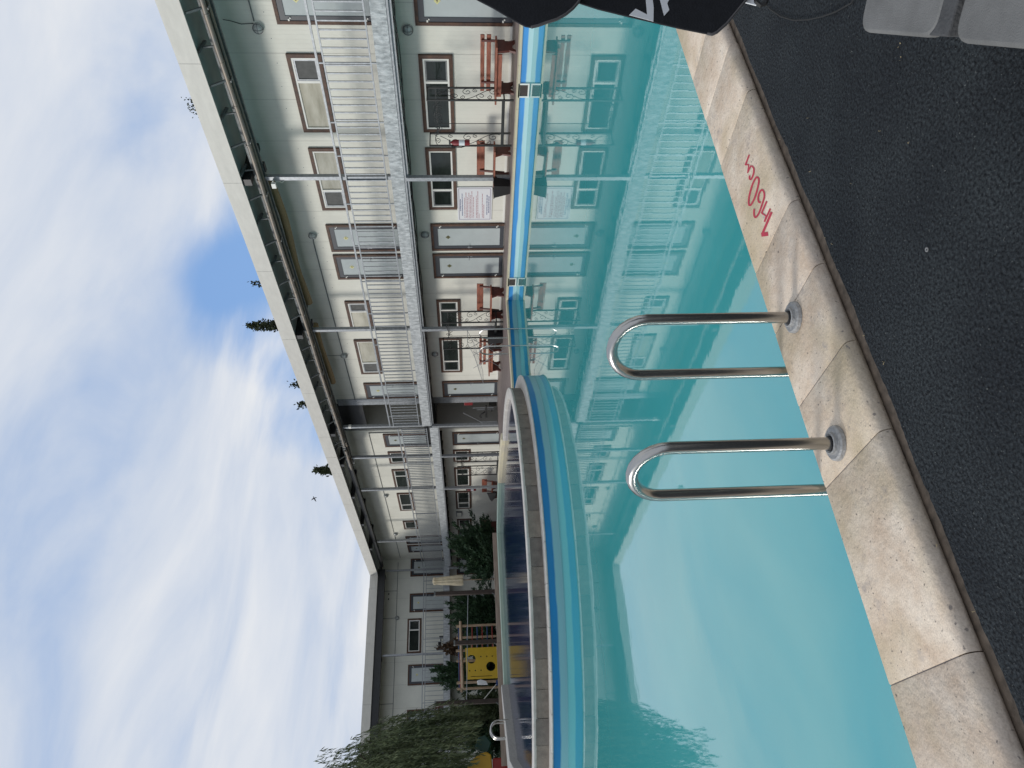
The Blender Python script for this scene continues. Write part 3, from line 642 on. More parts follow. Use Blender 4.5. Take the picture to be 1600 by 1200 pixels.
m.tube([(14.62+.02*math.sin(y*2), y, 5.99+.035*math.sin(y*1.7)) for y in np.arange(12.35, 17.4, .3)], .105, 10); m.build('rolled_blind', TAN, near, smooth=True); m = MB(); m.tube([(14.62+.02*math.sin(y*2), y, 5.99+.035*math.sin(y*1.7)) for y in np.arange(18.2, 21.6, .3)], .10, 10)
m.build('rolled_blind', TAN, near, smooth=True)
m = MB()                                        # floodlight on the first post
m.box(14.16, 14.2, 12.02, 12.12, 5.80, 5.83); m.box(14.05, 14.12, 12.02, 12.16, 5.74, 5.84); m.tube([(14.12, 12.09, 5.8), (14.2, 12.05, 5.7), (14.17, 12.08, 5.6), (14.22, 12.05, 5.55)], .006, 5)
m.build('floodlight', WHITEP, near); MB().box(14.2, 14.3, 24.0, 24.14, 5.66, 5.76).build('floodlight', WHITEP, near)
m = MB()                                        # small screw heads of the panels
for y in np.arange(7.2, 23.8, .58):
    for z in (5.28, 5.30): m.box(*[XW-.004, XW-.0005], y-.008, y+.008, z+.03*math.sin(y*9)-.008, z+.03*math.sin(y*9)+.008) if z < 5.29 else None
m.build('panel_screws', DSTEEL, near)
m = MB(); m.box(XW-.012, XW-.0005, -6, 6.3, .0, .05); m.box(XW-.012, XW-.0005, 8.62, 14.38, .0, .05); m.box(XW-.012, XW-.0005, 16.67, 22.38, .0, .05); m.build('skirting', WHITEP, near)
m = MB(); m.box(XW-.03, XW+.06, 23.5, 23.905, -.02, 6.2); m.build('corner_trim', GALV, near)

far = thing('lodging_block', 'farther cream block set lower, with close-set balcony bars behind the paddling pool', 'building', (18, 33, -.27), 'cream two-storey lodging blocks round the pool')
dz = -.27
m = MB(); m.box(XW, 19.5, 25.95, 41.0, -.6, 6.35); m.build('wall', SID_Y, far)
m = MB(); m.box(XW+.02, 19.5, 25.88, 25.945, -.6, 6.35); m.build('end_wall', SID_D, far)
m = MB(); m.box(19.0, 19.2, 23.92, 25.87, -.6, 6.35); m.build('passage_back_wall', SID_Y, far)
m = MB(); m.bar((XW+.1, 24.3, 2.5), (18.6, 24.3, .8), .35, .12); m.build('stair_stringer', BLACKST, far)
MB().box(XW+.1, 19, 23.93, 25.87, 2.45, 2.6).build('landing', BLACKST, far); MB().box(XW+.05, XW+.12, 23.93, 25.87, 5.3, 6.4).build('lintel', BLACKST, far)
m = MB(); m.box(XF+.05, XW-.004, 25.855, 41.0, 2.66+dz, 2.86+dz); m.build('balcony_floor', BLACKST, far)
m = MB(); m.box(XF-.02, XF+.046, 24.2, 39.93, 2.61+dz, 2.93+dz); m.build('balcony_edge', EDGE, far)
m = MB(); m.box(XF-.005, XF+.045, 24.2, 39.93, 2.56+dz, 2.606+dz); m.build('edge_angle', GALV, far)
j0 = MB().box(XF+.13, XW-.01, 26.1, 26.16, 2.52+dz, 2.655+dz).build('joist', BLACKST, far)
for k in range(1, 17): copy_part(j0, far, (0, .82*k, 0))
door(far, PY, 26.25, 27.33, dz, 1, PLATED); door(far, PY, 26.25, 27.33, 2.9+dz, 1, PLATED)
for u0, u1, s in ((27.80, 28.86, 0), (29.50, 31.44, -1), (32.02, 34.05, 1), (35.42, 36.48, 0)):
    window(far, PY, u0, u1, 2.12+dz, s, DGLASS); window(far, PY, u0, u1, 4.97+dz, s, DGLASS)
for u0, hg in ((37.57, 1), (38.88, -1)): door(far, PY, u0, u0+1.05, 2.9+dz, hg, PLATED)
door(far, PY, 36.9, 37.95, dz, 1, PLATED)
lamp(far, PY, 32.2, 5.22); lamp(far, PY, 37.1, 5.22)
railing(far, 'y', 24.25, 39.9, XF-.002, 2.93+dz, .157, [25.6, 27.1, 28.6, 30.9, 32.4, 33.9, 35.3, 37.2, 38.6])
for y in (26.62, 29.72, 35.95): post(far, XF+.02, y, -.28, 2.555+dz); post(far, XF+.075, y, 2.865+dz, 6.02)
m = MB(); m.tube([PY(26.1, .02, 5.3), PY(40.8, .02, 5.3)], .014, 6); m.build('conduit', DSTEEL, far); m = MB(); m.tube([PY(26.12, .02, 5.3), PY(26.12, .02, 2.8)], .02, 6); m.build('conduit', DSTEEL, far)
m = MB(); m.box(XR+.03, 20, 25.605, 45, 6.43, 6.8); m.build('roof', SOFFIT, far)
fascia(far, 25.605, YR)
for y in (26.4, 29.5, 32.6, 35.8): MB().box(XR+.04, XW-.01, y-.09, y+.09, 6.26, 6.42).build('roof_beam', BLACKST, far)
MB().box(14.15, 14.3, 25.6, 39.5, 6.1, 6.255).build('eaves_beam', BLACKST, far)
gutter(far, 25.55, 27.2)

wing = thing('lodging_block', 'shaded cream wing closing the far end behind the willow and playground', 'building', (5, 43, 0), 'cream two-storey lodging blocks round the pool')
wz = -.20
m = MB(); m.box(-14, XW-.006, YW, 45, -.3, 6.35); m.build('wall', SID_X, wing)
m = MB(); m.box(-14, XF-.03, YF+.05, YW-.004, 2.66+wz, 2.86+wz); m.build('balcony_floor', BLACKST, wing)
m = MB(); m.box(-14, XF+.04, YF-.02, YF+.046, 2.60+wz, 2.93+wz); m.build('balcony_edge', EDGEX, wing)
for u0, hg in ((14.0, -1), (11.94, 1), (8.06, -1), (5.80, 1), (2.4, -1)):
    door(wing, PX, u0, u0+1.06, 2.78+wz, hg, PLATED if u0 > 13 else PLATE); door(wing, PX, u0, u0+1.06, wz+.1, hg, PLATED)
window(wing, PX, 9.72, 11.58, 4.98+wz, 1, DGLASS); window(wing, PX, 3.6, 5.4, 4.98+wz, 1, DGLASS); window(wing, PX, 9.72, 11.58, 2.1+wz, 1, DGLASS)
lamp(wing, PX, 11.66, 5.37)
railing(wing, 'x', -2, XF-.03, YF, 2.93+wz-.12, .225, [-1, .6, 2.2, 3.8, 5.4, 7.0, 8.6, 10.2, 11.8, 13.4])
for x in (14.1, 9.45, 4.8, .2): post(wing, x, YF+.075, 2.865+wz, 6.0, .05); post(wing, x, YF+.02, -.06, 2.59+wz, .05)
MB().tube([PX(-2, .02, 5.42), PX(14.9, .02, 5.42)], .014, 6).build('conduit', DSTEEL, wing)
for x in (13.2, 11.66, 7.2): MB().tube([PX(x, .02, 5.44), PX(x, .02, 6.3)], .012, 6).build('conduit', DSTEEL, wing)
m = MB(); m.box(13.0, 13.07, YW-.05, YW-.001, 5.86, 5.92); m.box(12.7, 12.78, YW-.05, YW-.001, 5.86, 5.92); m.build('vents', BLACKST, wing)
m = MB(); m.box(-14, XR+.026, YR+.03, 46, 6.43, 6.8); m.build('roof', SOFFIT, wing)
m = MB()
for a in np.arange(-14, 13, 3.0): m.box(a+.004, min(a+2.996, XR+.03), YR, YR+.03, 6.40, 6.83); m.box(a+.004, min(a+2.996, XR+.03), YR+.005, YR+.12, 6.831, 6.85)
m.box(13.004, XR-.002, YR, YR+.03, 6.40, 6.83)
m.build('fascia_cladding', FASCIA, wing)
MB().box(-14, 14.1, YR+.1, YR+.3, 6.02, 6.40).build('eaves_beam', BLACKST, wing)
for x in (14.0, 9.45, 4.8): MB().box(x-.1, x+.1, YR+.305, YW-.01, 6.1, 6.42).build('roof_beam', BLACKST, wing)

# ------------------------------------------------------------------ benches and other things on the terrace
def bench_slat(label, y0, y1, x0, dz=0.0, group='red-brown wooden benches by the walls'):
    T = thing('garden_bench', label, 'bench', (x0+.3, (y0+y1)/2, dz), group)
    m = MB(); m.box(x0, x0+.2, y0, y1, .37+dz, .41+dz); m.box(x0+.22, x0+.45, y0, y1, .37+dz, .41+dz); m.build('seat', RED, T, bevel=.006)
    m = MB(); m.box(x0+.04, x0+.075, y0+.18, y1-.18, .27+dz, .369+dz); m.build('apron', RED, T)
    for a, b_ in ((.49, .585), (.63, .72)):
        MB().box(x0+.50, x0+.535, y0+.01, y1-.01, a+dz, b_+dz).build('back_slat', RED, T, bevel=.01)
    for y in (y0+.1, y1-.28):                  # plank side with a slot, and the back post
        m = MB(); pr = [(x0+.02, -.01), (x0+.10, -.01), (x0+.16, .05), (x0+.32, .05), (x0+.38, -.01), (x0+.46, -.01), (x0+.42, .12), (x0+.44, .369), (x0+.03, .369), (x0+.07, .12)]
        m.prism([(x, y, z+dz) for x, z in pr], (0, .045, 0)); m.prism([(x0+.44, y+.005, .2+dz), (x0+.485, y+.005, .2+dz), (x0+.498, y+.005, .7+dz), (x0+.46, y+.005, .7+dz)], (0, .04, 0))
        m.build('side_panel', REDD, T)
    return T
def bench_board(label, y0, y1, x0, dz=0.0, group='red-brown wooden benches by the walls', bw=.2, bz=.60):
    T = thing('garden_bench', label, 'bench', (x0+.3, (y0+y1)/2, dz), group)
    m = MB(); m.box(x0, x0+.42, y0-.06, y1-.06, .355+dz, .395+dz); m.build('seat', RED, T, bevel=.006)
    m = MB(); m.box(x0+.50, x0+.53, y0, y1, bz+dz, bz+bw+dz); m.build('back_board', RED, T, bevel=.008)
    for y in (y0+.06, y1-.22):
        m = MB(); pr = [(x0+.05, -.01), (x0+.15, -.01), (x0+.21, .08), (x0+.29, -.01), (x0+.40, -.01), (x0+.36, .2), (x0+.41, .354), (x0+.02, .354), (x0+.09, .2)]
        m.prism([(x, y, z+dz) for x, z in pr], (0, .045, 0))
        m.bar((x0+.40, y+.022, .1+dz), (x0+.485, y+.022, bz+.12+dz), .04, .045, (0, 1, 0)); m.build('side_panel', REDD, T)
    return T
bench_slat('two-slat red-brown bench nearest the camera, left of a scrollwork stand', 8.50, 9.86, 14.12)
bench_board('single-board red-brown bench directly beside the first steel post and rules sign', 11.22, 12.30, 14.14)
bench_board('single-board red-brown bench between the pair of doors and the second scrollwork stand', 16.42, 17.75, 14.14)
bench_slat('two-slat red-brown bench behind the far pool ladder and drying rack', 19.10, 20.62, 14.10)
bench_board('red-brown bench half hidden behind a steel post, above the black folded stool', 29.95, 31.3, 14.2, -.27, bw=.24)
T = thing('garden_chair', 'heavy red armchair against the far wall beside the juniper', 'chair', (14.5, 35.3, -.27))
MB().box(14.2, 14.65, 34.72, 35.85, .06, .12).build('seat', REDD, T, bevel=.01)
m = MB(); m.box(14.66, 14.72, 34.72, 35.85, .48, .62); m.box(14.66, 14.72, 34.72, 34.95, .12, .48); m.box(14.66, 14.72, 35.62, 35.85, .12, .48); m.build('backrest', RED, T, bevel=.01)
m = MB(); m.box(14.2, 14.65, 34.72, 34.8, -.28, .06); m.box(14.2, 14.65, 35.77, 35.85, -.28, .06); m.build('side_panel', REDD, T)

def scroll(m, c, uu, zz, s, turns=1.25, r=.007, flip=1, a0=0):
    pts = []
    for k in range(20):
        t_ = k/19; rad = s*(1-.82*t_); a = a0+flip*turns*2*PI*t_
        pts.append(c+uu*rad*math.cos(a)+zz*rad*math.sin(a))
    m.tube(pts, r, 5)
def stand(label, y0, y1, x0, x1, zb, zt):
    T = thing('trellis_stand', label, 'trellis stand', ((x0+x1)/2, (y0+y1)/2, zb), 'black wrought-iron trellis stands')
    zz = Vector((0, 0, 1)); ux = Vector((1, 0, 0)); uy = Vector((0, 1, 0))
    for y in (y0, y1):
        m = MB()
        for x in (x0, x1): m.box(x-.017, x+.017, y-.017, y+.017, zb, zt)
        m.box(x0, x1, y-.012, y+.012, zt-.025, zt); m.box(x0, x1, y-.012, y+.012, zb+.2, zb+.225)
        m.build('side_frame', IRON, T)
        m = MB(); xm = (x0+x1)/2; wd = (x1-x0)/2
        for k, (z, f_) in enumerate(((zb+.42, 1), (zb+.72, -1), (zb+1.02, 1), (zb+1.30, -1))):
            scroll(m, Vector((xm+f_*wd*.35, y, z)), ux, zz, wd*.52, flip=f_, a0=PI*(k % 2)); scroll(m, Vector((xm-f_*wd*.55, y, z+.12)), ux, zz, wd*.3, flip=-f_)
        pts = [Vector((xm+wd*.85*math.sin((z-zb)*4.2), y, z)) for z in np.linspace(zb+.25, zt-.25, 26)]; m.tube(pts, .007, 5)
        m.build('scrollwork', IRON, T)
    m = MB(); m.box(x0, x1, y0+.017, y1-.017, zb+.19, zb+.2); m.box(x0-.012, x0+.012, y0+.017, y1-.017, zb+.2, zb+.26); m.build('shelf', IRON, T)
    m = MB(); m.box(x1-.012, x1+.012, y0+.017, y1-.017, zt-.2, zt-.18); m.tube([(x0, (y0+y1)/2, zb+.2), (x0, (y0+y1)/2, zt-.3)], .008, 5)
    for k in range(6):
        yy = y0+.15+k*(y1-y0-.3)/5; scroll(m, Vector((x1, yy, zt-.28+.05*(k % 2))), uy, zz, .08, flip=1-2*(k % 2)); scroll(m, Vector((x0, yy, zt-.2)), uy, zz, .07, flip=1-2*(k % 2))
    m.tube([(x0, y, zt-.2+.05*math.sin(y*9)) for y in np.linspace(y0, y1, 24)], .009, 5)
    m.build('garland_bar', IRON, T)
    return T
stand('black scrollwork stand beside the nearest slatted bench, with a red extinguisher on it', 9.62, 10.82, 13.95, 14.40, 0, 1.92)
stand('black scrollwork stand behind the second steel post and drying rack', 17.45, 18.8, 13.98, 14.42, 0, 1.92)
stand('black scrollwork stand on the lower terrace beyond the passage', 26.75, 28.0, 13.98, 14.42, -.27, 1.66)

def extinguisher(label, x, y, z):
    T = thing('fire_extinguisher', label, 'fire extinguisher', (x, y, z), 'red fire extinguishers')
    MB().lathe(x, y, [(0, z), (.06, z), (.065, z+.02), (.065, z+.36), (.05, z+.40), (.022, z+.42), (.022, z+.45), (0, z+.45)], 14).build('cylinder', EXTR, T, smooth=True)
    MB().lathe(x, y, [(.0655, z+.12), (.0665, z+.121), (.0665, z+.25), (.0655, z+.251)], 14).build('paper_label', WHITE, T)
    m = MB(); m.box(x-.015, x+.015, y-.07, y+.04, z+.45, z+.485); m.tube([(x, y+.03, z+.46), (x-.02, y+.11, z+.42), (x-.02, y+.12, z+.2), (x, y+.1, z+.1)], .011, 6)
    m.build('valve_and_hose', BLACKST, T); return T
extinguisher('red fire extinguisher hung on the nearest scrollwork stand', 13.93, 10.72, .98)
extinguisher('red fire extinguisher on the far wall beside a steel post', XW-.09, 31.72, .84)
def pot(label, x, y, s0, s1, h):
    T = thing('planter', label, 'planter', (x, y, 0), 'black square planters at the posts')
    m = MB(); vs = [(x+i*s0, y+j*s0, -.012) for i, j in ((-1, -1), (1, -1), (1, 1), (-1, 1))]+[(x+i*s1, y+j*s1, h) for i, j in ((-1, -1), (1, -1), (1, 1), (-1, 1))]
    m.add(vs, [(3, 2, 1, 0), (0, 1, 5, 4), (1, 2, 6, 5), (2, 3, 7, 6), (3, 0, 4, 7)]); m.build('tub', POTM, T)
    m = MB(); q = s1+.012
    for a in ((-q, q, -q, -q+.03), (-q, q, q-.03, q), (-q, -q+.03, -q+.03, q-.03), (q-.03, q, -q+.03, q-.03)): m.box(x+a[0], x+a[1], y+a[2], y+a[3], h-.02, h+.004)
    m.build('tub_rim', POTM, T); MB().box(x-s1+.02, x+s1-.02, y-s1+.02, y+s1-.02, h-.05, h-.03).build('soil', EARTH, T)
pot('black tapered tub at the foot of the first post, below the rules sign', 14.02, 12.12, .12, .19, .40)
pot('black tub at the second post, behind the far pool ladder', 14.04, 18.22, .17, .19, .46)
T = thing('folded_stool', 'black folded stool leaning at the post beyond the paddling pool', 'stool', (14.0, 29.9, -.27))
m = MB(); m.prism([(13.95, 29.85, .36), (13.95, 30.55, .22), (13.95, 30.75, .12), (13.95, 30.3, -.02), (13.95, 29.85, -.05)], (.05, 0, 0)); m.build('seat', POTM, T)
MB().bar((13.97, 29.9, -.27), (13.97, 30.1, .05), .03, .03).build('leg', POTM, T); MB().bar((13.97, 30.3, -.27), (13.97, 30.15, .02), .03, .03).build('leg', POTM, T)
# drying rack
T = thing('drying_rack', 'thin folding wire drying rack in front of the slatted bench', 'drying rack', (13.6, 18.6, 0))
m = MB()
for y0, y1 in ((17.5, 18.6), (18.7, 19.75)):
    pass
for x in (13.4, 13.9):
    m.tube([(x, 18.15, -.01), (x, 19.1, .95)], .008, 5); m.tube([(x, 19.15, -.01), (x, 18.2, .95)], .008, 5)
m.build('crossed_legs', GALV, T)
m = MB(); m.tube([(13.38, 17.75, 1.12), (13.9, 17.75, 1.12), (13.9, 18.4, .92), (13.9, 20.0, .62), (13.4, 20.0, .62), (13.4, 18.4, .92)], .008, 5, True)
for k in range(3): m.tube([(13.50+.14*k, 18.25, .95), (13.50+.14*k, 19.9, .66)], .003, 4)
m.build('wire_frame', GALV, T)
# rules sign
T = thing('information_sign', 'white rules board with blue headings and red text beside the first post', 'sign', (15.12, 13.68, .85))
yA, yB, zA, zB = 13.08, 14.27, .37, 1.32; xs_ = 15.12
MB().box(xs_, 15.146, yA, yB, zA, zB).build('board', SIGNW, T, bevel=.004)
m = MB(); q = .035
for a in ((yA+q, yB-q, zB-q-.02, zB-q), (yA+q, yB-q, zA+q, zA+q+.02), (yA+q, yA+q+.015, zA+q+.02, zB-q-.02), (yB-q-.015, yB-q, zA+q+.02, zB-q-.02)): m.box(xs_-.003, xs_-.0005, *a)
m.build('border', SIGNF, T)
def textline(m, y_right_end, y_left_end, zc, h):
    y = y_right_end
    while y < y_left_end-.01:
        wl = min(random.uniform(.03, .10), y_left_end-y); 
        yy = y
        while yy < y+wl-.004:
            lw = random.uniform(.006, .011); m.box(xs_-.002, xs_-.0005, yy, yy+lw, zc-h/2, zc+h/2*random.uniform(.4, 1.05)); yy += lw+.0045
        y += wl+.016
def sx(px): return zB-(px-95)/(1140-95)*(zB-zA)           # rows of the board
def sy(py): return yA+(py-90)/(1085-90)*(yB-yA)
for px, p0, p1 in ((183, 430, 790), (240, 270, 940), (988, 310, 905), (1045, 350, 870)): mb = MB(); textline(mb, sy(p0), sy(p1), sx(px), .027); mb.build('heading_lettering', SIGNB, T)
for px, p0, p1 in ((312, 390, 1020), (355, 235, 1020), (398, 370, 1020), (445, 245, 1020), (490, 315, 1020), (533, 200, 1020), (583, 370, 1020), (665, 330, 1020), (710, 200, 1020), (752, 875, 1020), (848, 275, 1020), (893, 600, 1020)): mb = MB(); textline(mb, sy(p0), sy(p1), sx(px), .019); mb.build('rule_lettering', SIGNR, T)
# meter box
T = thing('meter_box', 'small cream meter box with dark edge on the far wall between two windows', 'meter box', (XW, 34.68, 1.7))
MB().box(XW-.08, XW-.001, 34.42, 34.94, 1.56, 1.87).build('box', DSTEEL, T); MB().box(XW-.09, XW-.081, 34.46, 34.9, 1.6, 1.83).build('lid', SID_Y, T)
# gym machine in the passage
T = thing('exercise_machine', 'grey and black exercise machine standing in the passage between the blocks', 'exercise machine', (15.6, 24.6, -.02))
m = MB()
m.tube([(14.9, 24.3, 1.35), (14.9, 24.9, .75), (14.95, 25.25, .55)], .022, 6); m.tube([(14.9, 25.05, .0), (14.9, 25.05, .66)], .02, 6); m.tube([(15.3, 24.75, .1), (15.3, 24.75, .8)], .02, 6); m.tube([(15.2, 24.45, .12), (15.2, 24.45, .95)], .02, 6)
m.tube([(14.9, 25.2, .35), (14.9, 25.12, .02)], .018, 6); m.build('frame', GALV, T, smooth=True)
m = MB(); m.tube([(15.2, 25.2, .62), (15.2, 25.1, .66), (15.2, 24.9, .58), (15.2, 24.75, .42)], .03, 6); m.tube([(15.2, 24.3, .42), (15.2, 25.2, .40)], .035, 6); m.tube([(15.3, 24.4, .2), (15.3, 24.9, .18)], .03, 6); m.box(15.2, 15.4, 24.35, 24.6, .0, .3); m.build('weights_and_arm', POTM, T)
MB().box(15.35, 15.55, 24.2, 24.5, .95, 1.3).build('backrest', EXTR, T, bevel=.02)
m = MB(); m.tube([(15.5, 24.4, .0), (15.5, 24.4, 1.05)], .03, 6); m.build('upright', POTM, T)

# ------------------------------------------------------------------ garden behind the paddling pool
tm = MB().box(2.55, 6.4, 26.0, 26.08, -.04, .335); tm.box(6.406, 10.5, 26.0, 26.08, -.04, .315)
tag(tm.build('timber_edging', TIMBER, bevel=.008), 'long pale brown timber edging between the paddling pool and playground', 'timber edging')
def wpost(label, x, y, h, s=.085):
    T = thing('garden_post', label, 'post', (x, y, -.05), 'dark wooden posts in the garden')
    MB().box(x-s, x+s, y-s, y+s, -.05, h).build('shaft', DTIMB, T, bevel=.01)
    m = MB(); m.bar((x-s, y-.1, .25), (x-s-.12, y-.1, .1), .03, .03); m.box(x-s*1.15, x+s*1.15, y-s*1.15, y+s*1.15, h-.06, h+.01); m.build('bracket', DSTEEL, T)
wpost('dark wooden post beside the closed cream parasol', 10.12, 32, 2.84)
wpost('dark wooden post in front of the willow branches', 5.55, 32, 2.79)
wpost('dark short wooden post in front of the climbing bars', 7.92, 31.9, 1.98)
tag(MB().tube([(10.0, 31.95, 1.33), (7.9, 31.9, 1.40), (5.6, 31.95, 1.47)], .016, 6).build('rail_bar', GALV), 'thin grey bar running between the dark garden posts', 'bar')
# closed cream parasol
T = thing('parasol', 'tall closed cream canvas parasol in front of the corner', 'parasol', (11.24, 33.6, -.05))
m = MB(); vs = []; n = 32; prof = [(.05, 3.0), (.14, 2.97), (.15, 2.88), (.12, 2.82), (.16, 2.6), (.18, 2.2), (.205, 1.9), (.215, 1.66), (.19, 1.55)]
for r, z in prof: vs += [(11.24+r*(1+.22*math.cos(8*2*PI*j/n+z))*math.cos(2*PI*j/n), 33.6+r*(1+.22*math.cos(8*2*PI*j/n+z))*math.sin(2*PI*j/n), z) for j in range(n)]
m.add(vs, [(i*n+j, i*n+(j+1) % n, (i+1)*n+(j+1) % n, (i+1)*n+j) for i in range(len(prof)-1) for j in range(n)]); m.build('canopy', CREAMF, T, smooth=True)
MB().tube([(11.24, 33.6, -.05), (11.24, 33.6, 3.02)], .025, 8).build('pole', PINE, T)
MB().lathe(11.24, 33.6, [(.25, -.05), (.25, .02), (.05, .05)], 16).build('base', DSTEEL, T)

# playset
T = thing('playground_frame', 'wooden climbing frame with yellow panel and coloured rungs', 'playground frame', (7.7, 33, -.05))
for x, y, h in ((8.93, 33, 1.9), (8.65, 33.9, 1.92), (7.86, 33, 1.92), (7.62, 33.9, 1.92), (6.52, 33, 1.9), (6.44, 33.9, 1.9)):
    MB().tube([(x, y, -.05), (x, y, h-.03), (x, y, h)], .055, 10).build('post', PINE, T, smooth=True)
m = MB(); m.tube([(9.12, 32.93, 1.70), (6.28, 32.93, 1.63)], .06, 10); m.tube([(9.0, 33.9, 1.72), (6.3, 33.9, 1.7)], .05, 10); m.build('cross_beam', PINE, T, smooth=True)
cu = bpy.data.curves.new('panel_outline', 'CURVE'); cu.dimensions = '2D'; cu.fill_mode = 'BOTH'; cu.extrude = .012
def ring(pts):
    sp = cu.splines.new('POLY'); sp.points.add(len(pts)-1); sp.use_cyclic_u = True
    for i, p in enumerate(pts): sp.points[i].co = (p[0], p[1], 0, 1)
def ell(cx, cy, a, b_, n=24): return [(cx+a*math.cos(2*PI*k/n), cy+b_*math.sin(2*PI*k/n)) for k in range(n)]
ring([(6.62, -.02), (7.94, -.02), (7.94, 1.50), (6.62, 1.47)])
ring(ell(7.46, 1.24, .185, .185)); ring(ell(7.12, .40, .2, .2))
for hx, hz in ((7.55, .82), (7.55, .56), (7.55, .32), (6.98, 1.33), (6.98, 1.08), (6.98, .83)): ring(ell(hx, hz, .035, .028, 10))
ring([(6.72, 1.28), (6.745, 1.28), (6.745, .35), (6.72, .35)])
to = bpy.data.objects.new('tmp_panel', cu); COL.objects.link(to); bpy.context.view_layer.update()
me = bpy.data.meshes.new_from_object(to.evaluated_get(bpy.context.evaluated_depsgraph_get())); bpy.data.objects.remove(to)
me.transform(Matrix(((1, 0, 0, 0), (0, 0, 1, 32.93), (0, 1, 0, 0), (0, 0, 0, 1)))); me.transform(Matrix.Translation(-WL[T.name])); me.materials.clear(); me.materials.append(YELLOW)
o = bpy.data.objects.new('yellow_panel', me); COL.objects.link(o); o.parent = T; WL[o.name] = WL[T.name]
for k in range(6):
    z = .28+.225*k; MB().tube([(8.88, 33, z), (7.9, 33, z+.01)], .02, 8).build('rung', (PLR, PLB)[k % 2], T)
MB().tube([(8.95, 33.45, 1.8), (6.4, 33.45, 1.8)], .02, 8).build('rung', PLB, T)
m = MB(); m.tube([(7.95, 33.9, 1.75), (6.45, 33.9, 1.75)], .022, 8); m.build('top_rail', PLR, T)
for k in range(5): MB().box(7.93, 8.5, 34.1, 34.2, .2+.25*k, .26+.25*k).build('step', PINE, T)
tag(MB().prism([(6.55, 32.8, 1.0), (6.38, 32.8, .98), (6.36, 32.8, .55), (6.5, 32.8, .62), (6.58, 32.8, .85)], (0, .12, .02)).build('cloth', SIGNW, bevel=.02), 'pale cloth hung on the left end of the climbing frame', 'cloth')
T = thing('pool_brush', 'long pale pool brush pole leaning to the left of the climbing frame', 'pool brush', (6.3, 32.3, .2))
MB().tube([(6.28, 32.3, .18), (5.66, 32.3, .78)], .016, 6).build('pole', WHITEP, T); MB().box(6.22, 6.4, 32.22, 32.38, .05, .22).build('head', PLB, T)
# toys under the willow
T = thing('toy_slide', 'yellow, green and red plastic play slide under the willow', 'slide', (2.9, 26.6, -.05))
pr = [(x, z) for x, z in ((2.55, .62), (2.95, .64), (3.05, .8), (3.0, 1.0), (2.86, 1.25), (2.7, 1.42), (2.5, 1.45), (2.35, 1.2), (2.4, .8))]
MB().prism([(x, 26.5, z) for x, z in pr], (0, .3, 0)).build('slide_side', PLY, T, bevel=.04)
MB().prism([(x, 26.85, z) for x, z in ((3.0, .75), (3.35, .6), (3.6, .8), (3.55, 1.05), (3.2, 1.2))], (0, .2, 0)).build('leaf_board', PLG, T, bevel=.04)
MB().box(2.3, 2.85, 26.5, 26.9, -.05, .6).build('base', PLR, T, bevel=.05)
# things on the wing balcony
T = thing('balcony_chair', 'slatted brown chair on the far balcony beside the willow', 'chair', (6.6, YW-.5, 2.66))
m = MB()
for x in (6.38, 6.86): m.box(x-.025, x+.025, YW-.35, YW-.3, 2.66, 3.2)
for z in (3.02, 3.16): m.box(6.405, 6.835, YW-.34, YW-.31, z-.03, z+.03)
m.build('backrest', REDD, T); MB().box(6.36, 6.88, YW-.75, YW-.36, 2.98, 3.01).build('seat', REDD, T)
for x in (6.36, 6.83): MB().box(x, x+.05, YW-.75, YW-.7, 2.66, 2.98).build('leg', REDD, T)
T = thing('shoe_rack', 'low black rack standing on the far balcony under the window', 'rack', (10.1, YW-.5, 2.66))
m = MB(); m.box(9.75, 9.8, YW-.7, YW-.3, 2.66, 3.15); m.box(10.35, 10.4, YW-.7, YW-.3, 2.66, 2.98); m.box(9.8, 10.35, YW-.7, YW-.3, 2.88, 2.92); m.box(9.8, 10.35, YW-.7, YW-.3, 2.72, 2.76); m.build('shelves', POTM, T); MB().box(9.85, 10.1, YW-.68, YW-.4, 2.92, 3.04).build('box', POTM, T)

# ------------------------------------------------------------------ foliage
def leaf_mesh(name, P, D, ln, wd, mt, parent, spread=.5):
    # P: points, D: leaf directions; one narrow rhomb per leaf, each its own island
    n = len(P); P = np.asarray(P); D = np.asarray(D)+rng.normal(0, spread, (n, 3)); D /= np.linalg.norm(D, axis=1)[:, None]
    S = np.cross(D, rng.normal(0, 1, (n, 3))); S /= np.linalg.norm(S, axis=1)[:, None]
    l = ln*rng.uniform(.6, 1.3, n)[:, None]; w_ = wd*rng.uniform(.7, 1.3, n)[:, None]
    V = np.empty((n, 4, 3)); V[:, 0] = P; V[:, 1] = P+D*l*.5+S*w_; V[:, 2] = P+D*l; V[:, 3] = P+D*l*.5-S*w_
    V = V.reshape(-1, 3)-np.array(WL[parent.name])
    me = bpy.data.meshes.new(name); me.from_pydata(V.tolist(), [], [(4*i, 4*i+1, 4*i+2, 4*i+3) for i in range(n)])
    me.materials.append(mt); o = bpy.data.objects.new(name, me); COL.objects.link(o); o.parent = parent; WL[o.name] = WL[parent.name]; return o
def trunk(T, pts, r0, r1, branches=()):
    m = MB(); m.tube(pts, r0, 8, r2=r1)
    for b_ in branches: m.tube(b_, r1*.8, 5, r2=r1*.2)
    return m.build('trunk', TWIG, T, smooth=True)
